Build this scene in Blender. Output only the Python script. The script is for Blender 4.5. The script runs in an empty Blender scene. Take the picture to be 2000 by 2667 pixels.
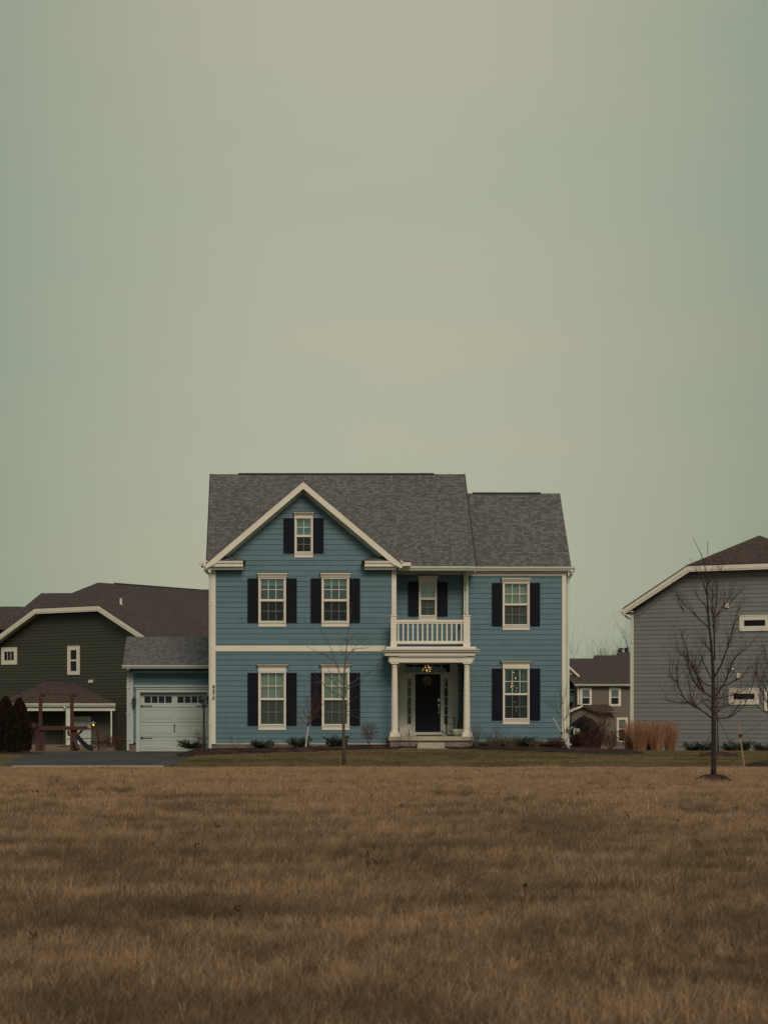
import bpy, bmesh, math, random
from mathutils import Vector, noise
R = math.radians
SC = bpy.context.scene
COL = SC.collection
random.seed(7)

# ------------------------------------------------------------------ camera, sky, sun, exposure
F = 5000.0; CX = 716.0; HY = 1850.0; CH = 1.5          # focal length in photo pixels, vanishing point, eye height
cd = bpy.data.cameras.new('camera'); cam = bpy.data.objects.new('camera', cd); COL.objects.link(cam)
cam.location = (0, 0, CH); cam.rotation_euler = (R(90), 0, 0)
cd.sensor_fit = 'VERTICAL'; cd.sensor_height = 36; cd.sensor_width = 36
cd.lens = F / 2667 * 36
cd.shift_x = (1000 - CX) / 2667; cd.shift_y = (HY - 1333.5) / 2667
cd.clip_start = 0.1; cd.clip_end = 3000
cd.dof.use_dof = True; cd.dof.focus_distance = 64; cd.dof.aperture_fstop = 5.6
SC.camera = cam

def lk(nt, a, ao, b, bi): nt.links.new(a.outputs[ao], b.inputs[bi])
w = bpy.data.worlds.new('World'); SC.world = w; w.use_nodes = True
nt = w.node_tree; nt.nodes.clear()
SUN_EL, SUN_AZ = 38, 169      # the veiled sun stands behind the camera, a little to its right
def nn(t, **k):
    n = nt.nodes.new(t)
    for a, b in k.items(): setattr(n, a, b)
    return n
sky = nn('ShaderNodeTexSky', sky_type='NISHITA', sun_disc=False)
sky.sun_elevation = R(SUN_EL); sky.sun_rotation = R(SUN_AZ); sky.air_density = 1.5; sky.dust_density = 3
bg1 = nn('ShaderNodeBackground'); bg1.inputs[1].default_value = 0.06
lk(nt, sky, 0, bg1, 0)
tc = nn('ShaderNodeTexCoord')
mp = nn('ShaderNodeMapping'); mp.inputs['Scale'].default_value = (1.4, 1.0, 7.0); mp.inputs['Rotation'].default_value = (0, R(9), 0)
lk(nt, tc, 'Generated', mp, 0)
nz = nn('ShaderNodeTexNoise'); nz.inputs['Scale'].default_value = 1.35; nz.inputs['Detail'].default_value = 5; nz.inputs['Roughness'].default_value = .5
nz.inputs['Distortion'].default_value = .35
lk(nt, mp, 0, nz, 0)
spz = nn('ShaderNodeSeparateXYZ'); lk(nt, tc, 'Generated', spz, 0)
zf = nn('ShaderNodeMath', operation='MULTIPLY_ADD'); lk(nt, spz, 2, zf, 0); zf.inputs[1].default_value = .55; zf.inputs[2].default_value = .03
nf = nn('ShaderNodeMath', operation='MULTIPLY_ADD'); lk(nt, nz, 0, nf, 0); nf.inputs[1].default_value = .82; lk(nt, zf, 0, nf, 2)
rp = nn('ShaderNodeValToRGB'); lk(nt, nf, 0, rp, 0)
e = rp.color_ramp.elements; e[0].position = .33; e[0].color = (.385, .437, .335, 1); e[1].position = .70; e[1].color = (.500, .468, .345, 1)
m_ = e.new(.5); m_.color = (.448, .466, .348, 1)
# broad brightening of the overcast ahead of the lens (vignette put into the sky colour), fading sideways
sp = nn('ShaderNodeSeparateXYZ'); lk(nt, tc, 'Generated', sp, 0)
mx = nn('ShaderNodeMath', operation='SUBTRACT'); lk(nt, sp, 0, mx, 0); mx.inputs[1].default_value = .05
ab = nn('ShaderNodeMath', operation='POWER'); lk(nt, mx, 0, ab, 0); ab.inputs[1].default_value = 2
mr = nn('ShaderNodeMapRange'); lk(nt, ab, 0, mr, 0)
mr.inputs[1].default_value = 0; mr.inputs[2].default_value = .045; mr.inputs[3].default_value = 1.0; mr.inputs[4].default_value = .72
tint = nn('ShaderNodeMix', data_type='RGBA', blend_type='MULTIPLY'); tint.inputs[0].default_value = 1
lk(nt, rp, 0, tint, 6)
cmb = nn('ShaderNodeCombineColor'); lk(nt, mr, 0, cmb, 1); lk(nt, mr, 0, cmb, 2)
rr_ = nn('ShaderNodeMath', operation='POWER'); lk(nt, mr, 0, rr_, 0); rr_.inputs[1].default_value = 1.5; lk(nt, rr_, 0, cmb, 0)
lk(nt, cmb, 0, tint, 7)
bg2 = nn('ShaderNodeBackground'); bg2.inputs[1].default_value = .97; lk(nt, tint, 2, bg2, 0)
add = nn('ShaderNodeMixShader'); add.inputs[0].default_value = .9
lk(nt, bg1, 0, add, 1); lk(nt, bg2, 0, add, 2)
out = nn('ShaderNodeOutputWorld'); lk(nt, add, 0, out, 0)

sd = bpy.data.lights.new('sun', 'SUN'); sd.energy = 1.72; sd.angle = R(25); sd.color = (1, .85, .68)
so = bpy.data.objects.new('sun', sd); COL.objects.link(so)
az = R(11)
dirv = Vector((math.sin(az) * math.cos(R(SUN_EL)), -math.cos(az) * math.cos(R(SUN_EL)), math.sin(R(SUN_EL))))
so.rotation_euler = dirv.to_track_quat('Z', 'Y').to_euler()
vs = SC.view_settings; vs.view_transform = 'Standard'; vs.look = 'None'; vs.exposure = 0; vs.gamma = 1
SC.cycles.max_bounces = 6; SC.cycles.diffuse_bounces = 3; SC.cycles.glossy_bounces = 3; SC.cycles.transparent_max_bounces = 10
SC.cycles.caustics_reflective = False; SC.cycles.caustics_refractive = False

# ------------------------------------------------------------------ materials
class NT:
    def __init__(s, name):
        s.m = bpy.data.materials.new(name); s.m.use_nodes = True; s.t = s.m.node_tree
        s.b = s.t.nodes['Principled BSDF']; s.out = s.t.nodes['Material Output']
    def n(s, t, ins=None, **k):
        x = s.t.nodes.new(t)
        for a, b in k.items(): setattr(x, a, b)
        for a, b in (ins or {}).items():
            if isinstance(b, tuple) and len(b) == 2 and hasattr(b[0], 'outputs'): s.t.links.new(b[0].outputs[b[1]], x.inputs[a])
            else: x.inputs[a].default_value = b
        return x
    def l(s, a, ao, i): s.t.links.new(a.outputs[ao], s.b.inputs[i] if isinstance(i, str) else i)
    def ramp(s, src, so_, stops):
        r = s.t.nodes.new('ShaderNodeValToRGB'); s.t.links.new(src.outputs[so_], r.inputs[0])
        e = r.color_ramp.elements
        e[0].position, e[0].color = stops[0][0], (*stops[0][1], 1); e[1].position, e[1].color = stops[-1][0], (*stops[-1][1], 1)
        for p, c in stops[1:-1]: q = e.new(p); q.color = (*c, 1)
        return r
def sc3(c, k): return tuple(min(1, x * k) for x in c)

def m_plain(name, col, rough=.6, var=.18, scale=3.0, stretch=(1, 1, 1), bump=0, metal=0):
    q = NT(name); g = q.n('ShaderNodeNewGeometry')
    mp = q.n('ShaderNodeMapping', {0: (g, 'Position'), 'Scale': stretch})
    a = q.n('ShaderNodeTexNoise', {0: (mp, 0), 'Scale': scale, 'Detail': 6.0, 'Roughness': .65})
    r = q.ramp(a, 0, [(.3, sc3(col, 1 - var)), (.7, sc3(col, 1 + var))])
    q.l(r, 0, 'Base Color'); q.b.inputs['Roughness'].default_value = rough; q.b.inputs['Metallic'].default_value = metal
    q.b.inputs['Specular IOR Level'].default_value = .3
    if bump:
        bn = q.n('ShaderNodeBump', {'Strength': bump, 'Distance': .02, 'Height': (a, 0)}); q.l(bn, 0, 'Normal')
    return q.m

def m_siding(name, col, var=.13, e=.18):
    # painted lap boards: every course a slightly different tone, faint vertical run-off streaks
    q = NT(name); g = q.n('ShaderNodeNewGeometry')
    s = q.n('ShaderNodeSeparateXYZ', {0: (g, 'Position')})
    k = q.n('ShaderNodeMath', {0: (s, 2), 1: e}, operation='DIVIDE'); k = q.n('ShaderNodeMath', {0: (k, 0)}, operation='FLOOR')
    kk = q.n('ShaderNodeMath', {0: (k, 0), 1: 1.37}, operation='MULTIPLY')
    xx = q.n('ShaderNodeMath', {0: (s, 0), 1: (kk, 0)}, operation='ADD')
    xs = q.n('ShaderNodeMath', {0: (xx, 0), 1: 3.66}, operation='DIVIDE'); xs = q.n('ShaderNodeMath', {0: (xs, 0)}, operation='FLOOR')
    c = q.n('ShaderNodeCombineXYZ', {0: (xs, 0), 1: (k, 0)})
    wn = q.n('ShaderNodeTexWhiteNoise', {0: (c, 0)}, noise_dimensions='3D')
    mp = q.n('ShaderNodeMapping', {0: (g, 'Position'), 'Scale': (5.0, 5.0, 1.1)})
    a = q.n('ShaderNodeTexNoise', {0: (mp, 0), 'Scale': 1.3, 'Detail': 8.0, 'Roughness': .7})
    mixv = q.n('ShaderNodeMath', {0: (wn, 0), 1: .38}, operation='MULTIPLY')
    sm = q.n('ShaderNodeMath', {0: (a, 0), 1: (mixv, 0)}, operation='ADD')
    r = q.ramp(sm, 0, [(.35, sc3(col, 1 - var)), (1.0, sc3(col, 1 + var))])
    q.l(r, 0, 'Base Color'); q.b.inputs['Roughness'].default_value = .55; q.b.inputs['Specular IOR Level'].default_value = .35
    b = q.n('ShaderNodeTexNoise', {0: (q.n('ShaderNodeMapping', {0: (g, 'Position'), 'Scale': (3.0, 3.0, 60.0)}), 0), 'Scale': 3.0, 'Detail': 4.0})
    bn = q.n('ShaderNodeBump', {'Strength': .25, 'Distance': .004, 'Height': (b, 0)}); q.l(bn, 0, 'Normal')
    return q.m

def m_shingle(name, c1, c2, row=.10, wid=.13):
    q = NT(name); uv = q.n('ShaderNodeUVMap', uv_map='UVMap')
    br = q.n('ShaderNodeTexBrick', {0: (uv, 0), 'Color1': (0, 0, 0, 1), 'Color2': (1, 1, 1, 1), 'Mortar': (.18, .18, .18, 1), 'Scale': 1.0,
             'Mortar Size': .010, 'Mortar Smooth': .3, 'Bias': 0.0, 'Brick Width': wid, 'Row Height': row})
    br.offset = .37; br.offset_frequency = 3; br.squash = 1.0
    n1 = q.n('ShaderNodeTexNoise', {0: (q.n('ShaderNodeMapping', {0: (uv, 0), 'Scale': (4.0, 10.0, 1.0)}), 0), 'Scale': 1.0, 'Detail': 5.0, 'Roughness': .6})
    n2 = q.n('ShaderNodeTexNoise', {0: (uv, 0), 'Scale': .35, 'Detail': 3.0})
    n3 = q.n('ShaderNodeTexNoise', {0: (uv, 0), 'Scale': 60.0, 'Detail': 2.0})
    a = q.n('ShaderNodeMath', {0: (br, 0), 1: .50}, operation='MULTIPLY')
    b = q.n('ShaderNodeMath', {0: (n1, 0), 1: (a, 0)}, operation='ADD')
    c = q.n('ShaderNodeMath', {0: (n2, 0), 1: .2, 2: (b, 0)}, operation='MULTIPLY_ADD')
    mid = tuple((x + y) / 2 for x, y in zip(c1, c2))
    r = q.ramp(c, 0, [(.45, c1), (.85, mid), (1.25, c2)])
    # shadow gap under each course: darkened in the mortar colour, plus row-profile bump
    q.l(r, 0, 'Base Color'); q.b.inputs['Roughness'].default_value = .9; q.b.inputs['Specular IOR Level'].default_value = .2
    s = q.n('ShaderNodeSeparateXYZ', {0: (uv, 0)})
    fr = q.n('ShaderNodeMath', {0: (q.n('ShaderNodeMath', {0: (s, 1), 1: row}, operation='DIVIDE'), 0)}, operation='FRACT')
    fr = q.n('ShaderNodeMath', {0: 1.0, 1: (fr, 0)}, operation='SUBTRACT')
    hh = q.n('ShaderNodeMath', {0: (br, 0), 1: .5, 2: (fr, 0)}, operation='MULTIPLY_ADD')
    bn = q.n('ShaderNodeBump', {'Strength': .9, 'Distance': .02, 'Height': (hh, 0)}); q.l(bn, 0, 'Normal')
    return q.m

def m_brick(name, c1, c2, mortar):
    q = NT(name); uv = q.n('ShaderNodeUVMap', uv_map='UVMap')
    br = q.n('ShaderNodeTexBrick', {0: (uv, 0), 'Color1': (*c1, 1), 'Color2': (*c2, 1), 'Mortar': (*mortar, 1), 'Scale': 1.0,
             'Mortar Size': .008, 'Brick Width': .21, 'Row Height': .072})
    q.l(br, 0, 'Base Color'); q.b.inputs['Roughness'].default_value = .9
    bn = q.n('ShaderNodeBump', {'Strength': .6, 'Distance': .01, 'Height': (br, 1)}); bn.invert = True; q.l(bn, 0, 'Normal')
    return q.m

def m_glass(name, refl=.16, tint=(.8, .9, .86)):
    q = NT(name); q.t.nodes.remove(q.b)
    tr = q.n('ShaderNodeBsdfTransparent', {0: (*tint, 1)})
    gl = q.n('ShaderNodeBsdfGlossy', {0: (.62, .90, 1, 1), 'Roughness': .03})
    g = q.n('ShaderNodeNewGeometry')
    nz = q.n('ShaderNodeTexNoise', {0: (g, 'Position'), 'Scale': 1.2, 'Detail': 1.0})
    bn = q.n('ShaderNodeBump', {'Strength': .25, 'Distance': .02, 'Height': (nz, 0)})
    q.t.links.new(bn.outputs[0], gl.inputs['Normal'])
    fz = q.n('ShaderNodeFresnel', {0: 1.5}); a = q.n('ShaderNodeMath', {0: (fz, 0), 1: refl}, operation='ADD')
    mx = q.n('ShaderNodeMixShader', {0: (a, 0), 1: (tr, 0), 2: (gl, 0)})
    q.t.links.new(mx.outputs[0], q.out.inputs[0]); return q.m

def m_screen(name):
    q = NT(name); q.t.nodes.remove(q.b)
    tr = q.n('ShaderNodeBsdfTransparent', {0: (1, 1, 1, 1)}); d = q.n('ShaderNodeBsdfDiffuse', {0: (.035, .036, .04, 1)})
    mx = q.n('ShaderNodeMixShader', {0: .5, 1: (tr, 0), 2: (d, 0)})
    q.t.links.new(mx.outputs[0], q.out.inputs[0]); return q.m

def m_glow(name, col, s):
    q = NT(name); q.b.inputs['Base Color'].default_value = (*col, 1)
    q.b.inputs['Emission Color'].default_value = (*col, 1); q.b.inputs['Emission Strength'].default_value = s; return q.m

def m_patchy(name, stops, scale=.4, fine=18.0, rough=.95, bump=.5, stretch=(1, 1, 1)):
    q = NT(name); g = q.n('ShaderNodeNewGeometry')
    mp = q.n('ShaderNodeMapping', {0: (g, 'Position'), 'Scale': stretch})
    a = q.n('ShaderNodeTexNoise', {0: (mp, 0), 'Scale': scale, 'Detail': 7.0, 'Roughness': .6})
    b = q.n('ShaderNodeTexNoise', {0: (g, 'Position'), 'Scale': fine, 'Detail': 5.0, 'Roughness': .75})
    s = q.n('ShaderNodeMath', {0: (b, 0), 1: .8, 2: (a, 0)}, operation='MULTIPLY_ADD')
    r = q.ramp(s, 0, stops); q.l(r, 0, 'Base Color'); q.b.inputs['Roughness'].default_value = rough
    q.b.inputs['Specular IOR Level'].default_value = .15
    bn = q.n('ShaderNodeBump', {'Strength': bump, 'Distance': .05, 'Height': (b, 0)}); q.l(bn, 0, 'Normal')
    return q.m

def m_blade(name, stops, scale=.5, rnd=.5, trans=.25, light_falloff=None):
    # grass colour by broad patches, a painted light falloff (brighter far off) plus a random share per tuft
    q = NT(name); g = q.n('ShaderNodeNewGeometry'); oi = q.n('ShaderNodeObjectInfo')
    mp = q.n('ShaderNodeMapping', {0: (g, 'Position'), 'Scale': (.7, 1.0, 0.0)})
    a = q.n('ShaderNodeTexNoise', {0: (mp, 0), 'Scale': scale, 'Detail': 6.0, 'Roughness': .65})
    a = q.n('ShaderNodeMath', {0: (a, 0), 1: 1.25, 2: -.125}, operation='MULTIPLY_ADD')
    s = q.n('ShaderNodeMath', {0: (oi, 'Random'), 1: rnd, 2: (a, 0)}, operation='MULTIPLY_ADD')
    s = q.n('ShaderNodeMath', {0: (g, 'Random Per Island'), 1: rnd * .7, 2: (s, 0)}, operation='MULTIPLY_ADD')
    if light_falloff:
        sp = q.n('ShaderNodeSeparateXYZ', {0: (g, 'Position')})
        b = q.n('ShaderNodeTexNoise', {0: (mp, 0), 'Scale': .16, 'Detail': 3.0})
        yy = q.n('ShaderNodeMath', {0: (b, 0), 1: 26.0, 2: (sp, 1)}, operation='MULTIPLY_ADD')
        mr = q.n('ShaderNodeMapRange', {0: (yy, 0), 1: 33.0, 2: 60.0, 3: 0.0, 4: light_falloff})
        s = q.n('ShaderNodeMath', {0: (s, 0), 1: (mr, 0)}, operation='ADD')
    r = q.ramp(s, 0, stops); q.l(r, 0, 'Base Color'); q.b.inputs['Roughness'].default_value = .7
    q.b.inputs['Specular IOR Level'].default_value = .2
    tl = q.n('ShaderNodeBsdfTranslucent', {0: (r, 0)})
    mx = q.n('ShaderNodeMixShader', {0: trans, 1: (q.b, 0), 2: (tl, 0)})
    q.t.links.new(mx.outputs[0], q.out.inputs[0]); return q.m

def m_leaf(name, c1, c2):
    q = NT(name); g = q.n('ShaderNodeNewGeometry')
    r = q.ramp(g, 'Random Per Island', [(0, c1), (1, c2)]); q.l(r, 0, 'Base Color'); q.b.inputs['Roughness'].default_value = .7
    q.b.inputs['Specular IOR Level'].default_value = .2
    return q.m

TRIM = m_plain('trim_paint', (.69, .64, .575), .5, .05, 1.5)
WHITE = m_plain('white_paint', (.78, .80, .76), .5, .05, 1.5)
TRIMW = m_plain('shaded_trim_paint', (.41, .46, .45), .5, .05, 1.5)  # trim paint darkened, the garage's shade put into its colour
GUT = m_plain('gutter_paint', (.58, .60, .55), .4, .06, 1.5)
BLUE = m_siding('blue_siding', (.086, .160, .205))
GREEN = m_siding('green_siding', (.050, .050, .038), .12)
GREY = m_siding('grey_siding', (.185, .188, .192), .07)
TAUPE = m_siding('taupe_siding', (.125, .108, .090), .08)
NAVY = m_plain('shutter_paint', (.006, .0075, .016), .5, .2, 4)
NAVY.node_tree.nodes['Principled BSDF'].inputs['Specular IOR Level'].default_value = .12
DOORP = m_plain('door_paint', (.019, .021, .036), .45, .2, 4)
DOORP.node_tree.nodes['Principled BSDF'].inputs['Specular IOR Level'].default_value = .12
BLACK = m_plain('black_metal', (.02, .022, .025), .4, .15, 9)
SHG = m_shingle('grey_shingles', (.062, .060, .064), (.158, .154, .160))
SHL = m_shingle('garage_shingles', (.070, .070, .080), (.165, .163, .176))
SHB = m_shingle('brown_shingles', (.036, .030, .031), (.088, .073, .073))
SHR = m_shingle('red_brown_shingles', (.034, .024, .024), (.094, .066, .063))
VENT = m_plain('ridge_vent_cap', (.022, .022, .026), .8)
BRICK = m_brick('foundation_brick', (.13, .085, .075), (.19, .14, .125), (.17, .15, .14))
STONE = m_brick('porch_brick', (.17, .13, .12), (.28, .23, .21), (.20, .18, .17))
CONC = m_plain('concrete', (.36, .33, .26), .85, .15, 6, bump=.2)
ASPH = m_patchy('asphalt', [(.55, (.038, .035, .039)), (.95, (.060, .056, .060)), (1.25, (.080, .073, .076))], .5, 30.0, .9, .3, (1, .3, 1))
GLASS = m_glass('window_glass', .05); GLASSD = m_glass('window_glass_upper', .11, (.5, .75, .75)); GLASSP = m_glass('porch_glass', .0)
SCREEN = m_screen('insect_screen')
BLIND = m_plain('blind', (.60, .66, .57), .8, .05)
INT = m_plain('interior_wall', (.045, .032, .026), .9)
DARKG = m_plain('dark_glass', (.012, .013, .018), .12, .3)
BLUEG = m_plain('shaded_glass', (.10, .155, .15), .15, .2)
CURT = m_plain('curtain_cloth', (.30, .34, .33), .9, .1, 20, (8, 8, .3))
WOODR = m_plain('red_stained_wood', (.066, .027, .024), .8, .3, 8)
STAKE = m_plain('stake_wood', (.30, .19, .12), .85, .2, 12)
MULCH = m_patchy('bark_mulch', [(.6, (.020, .013, .012)), (.95, (.046, .028, .025)), (1.25, (.080, .050, .042))], 1.5, 22.0, .95, 1.0)
CREAM = m_plain('cream_ceramic', (.50, .50, .38), .5, .1)
DRYF = m_leaf('dried_flowers', (.22, .17, .12), (.65, .58, .45))
BARK = m_plain('bark', (.032, .025, .023), .9, .35, 30, (1, 1, .25), .5)
BARKL = m_plain('pale_bark', (.42, .40, .37), .9, .3, 25, (1, 1, .3), .4)
TWIG = m_plain('twig_bark', (.045, .024, .023), .85, .3, 12)
TWIGR = m_plain('red_twig', (.085, .030, .026), .85, .3, 12)
TWIGG = m_plain('grey_twig', (.085, .068, .066), .85, .3, 12)
JUN = m_leaf('juniper_green', (.012, .020, .014), (.048, .066, .042))
ARB = m_leaf('bronzed_evergreen', (.010, .006, .004), (.030, .017, .010))
DARKB = m_leaf('dark_shrub', (.008, .008, .006), (.030, .024, .020))
RUST = m_leaf('rust_leaves', (.060, .024, .014), (.16, .070, .038))
REDS = m_leaf('maroon_leaves', (.035, .012, .012), (.085, .030, .026))
REED = m_leaf('reed_gold', (.12, .052, .028), (.50, .28, .165))
TUFT = m_leaf('tuft_tan', (.045, .048, .026), (.20, .165, .10))
FARTW = m_plain('far_twigs', (.13, .115, .10), .9)

# ------------------------------------------------------------------ mesh helpers
def P(px, py, Y): return Vector(((px - CX) / F * Y, Y, CH - (py - HY) / F * Y))
def tag(o, label=None, cat=None, group=None, kind=None):
    if label: o['label'] = label
    if cat: o['category'] = cat
    if group: o['group'] = group
    if kind: o['kind'] = kind
    return o
def thing(name, loc, label, cat, group=None):
    o = bpy.data.objects.new(name, None); o.empty_display_size = .3; COL.objects.link(o); o.location = loc
    return tag(o, label, cat, group)
def root_loc(o):
    while o.parent: o = o.parent
    return Vector(o.location)

class MB:
    def __init__(s): s.v = []; s.f = []
    def quad(s, a, b, c, d):
        n = len(s.v); s.v += [Vector(a), Vector(b), Vector(c), Vector(d)]; s.f.append((n, n+1, n+2, n+3))
    def poly(s, pts):
        n = len(s.v); s.v += [Vector(p) for p in pts]; s.f.append(tuple(range(n, n + len(pts))))
    def box(s, x0, x1, y0, y1, z0, z1, fr=None):
        if x0 > x1: x0, x1 = x1, x0
        if y0 > y1: y0, y1 = y1, y0
        if z0 > z1: z0, z1 = z1, z0
        n = len(s.v); c = [(x0,y0,z0),(x1,y0,z0),(x1,y1,z0),(x0,y1,z0),(x0,y0,z1),(x1,y0,z1),(x1,y1,z1),(x0,y1,z1)]
        s.v += [Vector(p) if fr is None else fr.w(p) for p in c]
        s.f += [tuple(n + i for i in q) for q in ((0,3,2,1),(4,5,6,7),(0,1,5,4),(1,2,6,5),(2,3,7,6),(3,0,4,7))]
        return s
    def prism(s, pts, off):
        """closed solid: polygon pts extruded by vector off"""
        n = len(s.v); k = len(pts); off = Vector(off)
        s.v += [Vector(p) for p in pts] + [Vector(p) + off for p in pts]
        s.f.append(tuple(n + i for i in range(k))[::-1]); s.f.append(tuple(n + k + i for i in range(k)))
        for i in range(k):
            j = (i + 1) % k; s.f.append((n + i, n + j, n + k + j, n + k + i))
        return s
    def tube(s, pts, rad, n=6, cap=True):
        pts = [Vector(p) for p in pts]
        if not hasattr(rad, '__len__'): rad = [rad] * len(pts)
        rings = []; up = Vector((.13, .2, 1)).normalized(); prev = None
        for i, p in enumerate(pts):
            t = (pts[min(i + 1, len(pts) - 1)] - pts[max(i - 1, 0)])
            t = t.normalized() if t.length > 1e-9 else Vector((0, 0, 1))
            if prev is None:
                a = t.cross(Vector((0, 1, 0)) if abs(t.y) < .9 else Vector((1, 0, 0))).normalized()
            else:
                a = prev - t * prev.dot(t); a = a.normalized() if a.length > 1e-6 else t.orthogonal().normalized()
            prev = a; b = t.cross(a); base = len(s.v)
            for k in range(n):
                th = 2 * math.pi * (k + .5) / n; s.v.append(p + (a * math.cos(th) + b * math.sin(th)) * rad[i])
            rings.append(base)
        for i in range(len(pts) - 1):
            for k in range(n):
                j = (k + 1) % n; s.f.append((rings[i] + k, rings[i] + j, rings[i+1] + j, rings[i+1] + k))
        if cap: s.f.append(tuple(rings[0] + k for k in range(n))[::-1]); s.f.append(tuple(rings[-1] + k for k in range(n)))
        return s
    def lathe(s, c, prof, n=16):
        c = Vector(c); rings = []
        for r, z in prof:
            rings.append(len(s.v))
            for k in range(n):
                th = 2 * math.pi * k / n; s.v.append(c + Vector((r * math.cos(th), r * math.sin(th), z)))
        for i in range(len(prof) - 1):
            for k in range(n):
                j = (k + 1) % n; s.f.append((rings[i] + k, rings[i] + j, rings[i+1] + j, rings[i+1] + k))
        s.f.append(tuple(rings[0] + k for k in range(n))[::-1]); s.f.append(tuple(rings[-1] + k for k in range(n)))
        return s
    def leaf(s, c, d, L, W, up=None):
        d = d.normalized(); side = d.cross(Vector((random.uniform(-1,1), random.uniform(-1,1), random.uniform(-1,1)))).normalized() * W / 2
        n = len(s.v); s.v += [c - side * .3, c + d * L * .5 + side, c + d * L, c + d * L * .5 - side]; s.f.append((n, n+1, n+2, n+3))
    def build(s, name, mat, parent=None, smooth=False, uv=True, label=None, origin=None):
        me = bpy.data.meshes.new(name)
        if parent is not None: o0 = root_loc(parent)
        elif origin is not None: o0 = Vector(origin)
        else:
            xs = [p.x for p in s.v]; ys = [p.y for p in s.v]; zs = [p.z for p in s.v]
            o0 = Vector(((min(xs)+max(xs))/2, (min(ys)+max(ys))/2, min(zs)))
        me.from_pydata([tuple(p - o0) for p in s.v], [], s.f)
        if uv:
            ul = me.uv_layers.new(name='UVMap'); dat = [0.0] * (2 * len(me.loops)); li = 0
            for f in s.f:
                a, b, c = s.v[f[0]], s.v[f[1]], s.v[f[2]]; nrm = (b - a).cross(c - a)
                if nrm.length < 1e-12: nrm = Vector((0, 0, 1))
                nrm.normalize()
                if abs(nrm.z) > .985: ua, va = Vector((1, 0, 0)), Vector((0, 1, 0))
                else:
                    ua = Vector((0, 0, 1)).cross(nrm).normalized(); va = nrm.cross(ua)
                    if va.z < 0: va = -va
                for i in f:
                    dat[li] = s.v[i].dot(ua); dat[li + 1] = s.v[i].dot(va); li += 2
            ul.data.foreach_set('uv', dat)
        if smooth: me.polygons.foreach_set('use_smooth', [True] * len(me.polygons))
        me.materials.append(mat); me.update()
        ob = bpy.data.objects.new(name, me); COL.objects.link(ob)
        if parent is not None: ob.parent = parent
        else: ob.location = o0
        if label: ob['label'] = label
        return ob

class Frame:
    """a wall plane: local x along the wall (to the right as seen), local y OUT towards the viewer, z up"""
    def __init__(s, O, yaw=0):
        s.O = Vector(O); s.u = Vector((math.cos(yaw), math.sin(yaw), 0)); s.n = Vector((math.sin(yaw), -math.cos(yaw), 0))
    def w(s, p): return s.O + s.u * p[0] + s.n * p[1] + Vector((0, 0, p[2]))
    def loc(s, px, py, d=0):
        ray = Vector(((px - CX) / F, 1, -(py - HY) / F)); c = Vector((0, 0, CH)); O = s.O + s.n * d
        t = (O - c).dot(s.n) / ray.dot(s.n); q = c + ray * t
        return (q - s.O).dot(s.u), q.z
    def rect(s, x0, y0, x1, y1, d=0):
        a, zt = s.loc(x0, (y0 + y1) / 2, d)[0], s.loc((x0 + x1) / 2, y0, d)[1]
        b, zb = s.loc(x1, (y0 + y1) / 2, d)[0], s.loc((x0 + x1) / 2, y1, d)[1]
        return a, b, zb, zt
    def bx(s, mb, x0, y0, x1, y1, d0, d1):
        a, b, zb, zt = s.rect(x0, y0, x1, y1, d1); mb.box(a, b, d0, d1, zb, zt, s)

def siding(mb, fr, outline, holes=(), e=.18, t=.019, zref=0.0, gap=.008):
    """lap siding inside a convex outline [(u,z)...]; each course leans out to its lower lip, with an added groove below to darken the lap line"""
    zs = [p[1] for p in outline]; z0, z1 = min(zs), max(zs)
    def span(z):
        xs = []
        for i in range(len(outline)):
            (ax, az_), (bx_, bz) = outline[i], outline[(i + 1) % len(outline)]
            if az_ == bz: continue
            lo, hi = min(az_, bz), max(az_, bz)
            if lo - 1e-6 <= z <= hi + 1e-6: xs.append(ax + (bx_ - ax) * (z - az_) / (bz - az_))
        return (min(xs), max(xs)) if xs else None
    k = math.floor((z0 - zref) / e)
    while zref + k * e < z1:
        cb, ct = zref + k * e, zref + (k + 1) * e; k += 1
        cuts = {max(cb, z0), min(ct, z1), min(ct - gap, z1)}
        for p in outline:
            if cb < p[1] < ct: cuts.add(p[1])
        for h in holes:
            for z in (h[2], h[3]):
                if cb < z < ct: cuts.add(z)
        cuts = sorted(c for c in cuts if max(cb, z0) <= c <= min(ct, z1))
        for a, b in zip(cuts, cuts[1:]):
            if b - a < 1e-5: continue
            sa, sb = span(a + 1e-6), span(b - 1e-6)
            if not sa or not sb: continue
            hs = sorted((h[0], h[1]) for h in holes if h[2] < (a + b) / 2 < h[3])
            segs = []; cur = (sa[0], sb[0])
            for h0, h1 in hs:
                if h0 > cur[0]: segs.append((cur, (h0, h0)))
                cur = (max(cur[0], h1), max(cur[1], h1))
            if cur[0] < sa[1]: segs.append((cur, (sa[1], sb[1])))
            ing = a >= ct - gap - 1e-6
            dp = (lambda z: -.012) if ing else (lambda z: t * (ct - z) / e)
            for (la, lb), (ra, rb) in segs:
                mb.quad(fr.w((la, dp(a), a)), fr.w((ra, dp(a), a)), fr.w((rb, dp(b), b)), fr.w((lb, dp(b), b)))
                if a <= cb + 1e-6: mb.quad(fr.w((la, -.012, a)), fr.w((ra, -.012, a)), fr.w((ra, t, a)), fr.w((la, t, a)))
    # backing board behind the laps, so no light leaks through
    return mb

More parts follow.
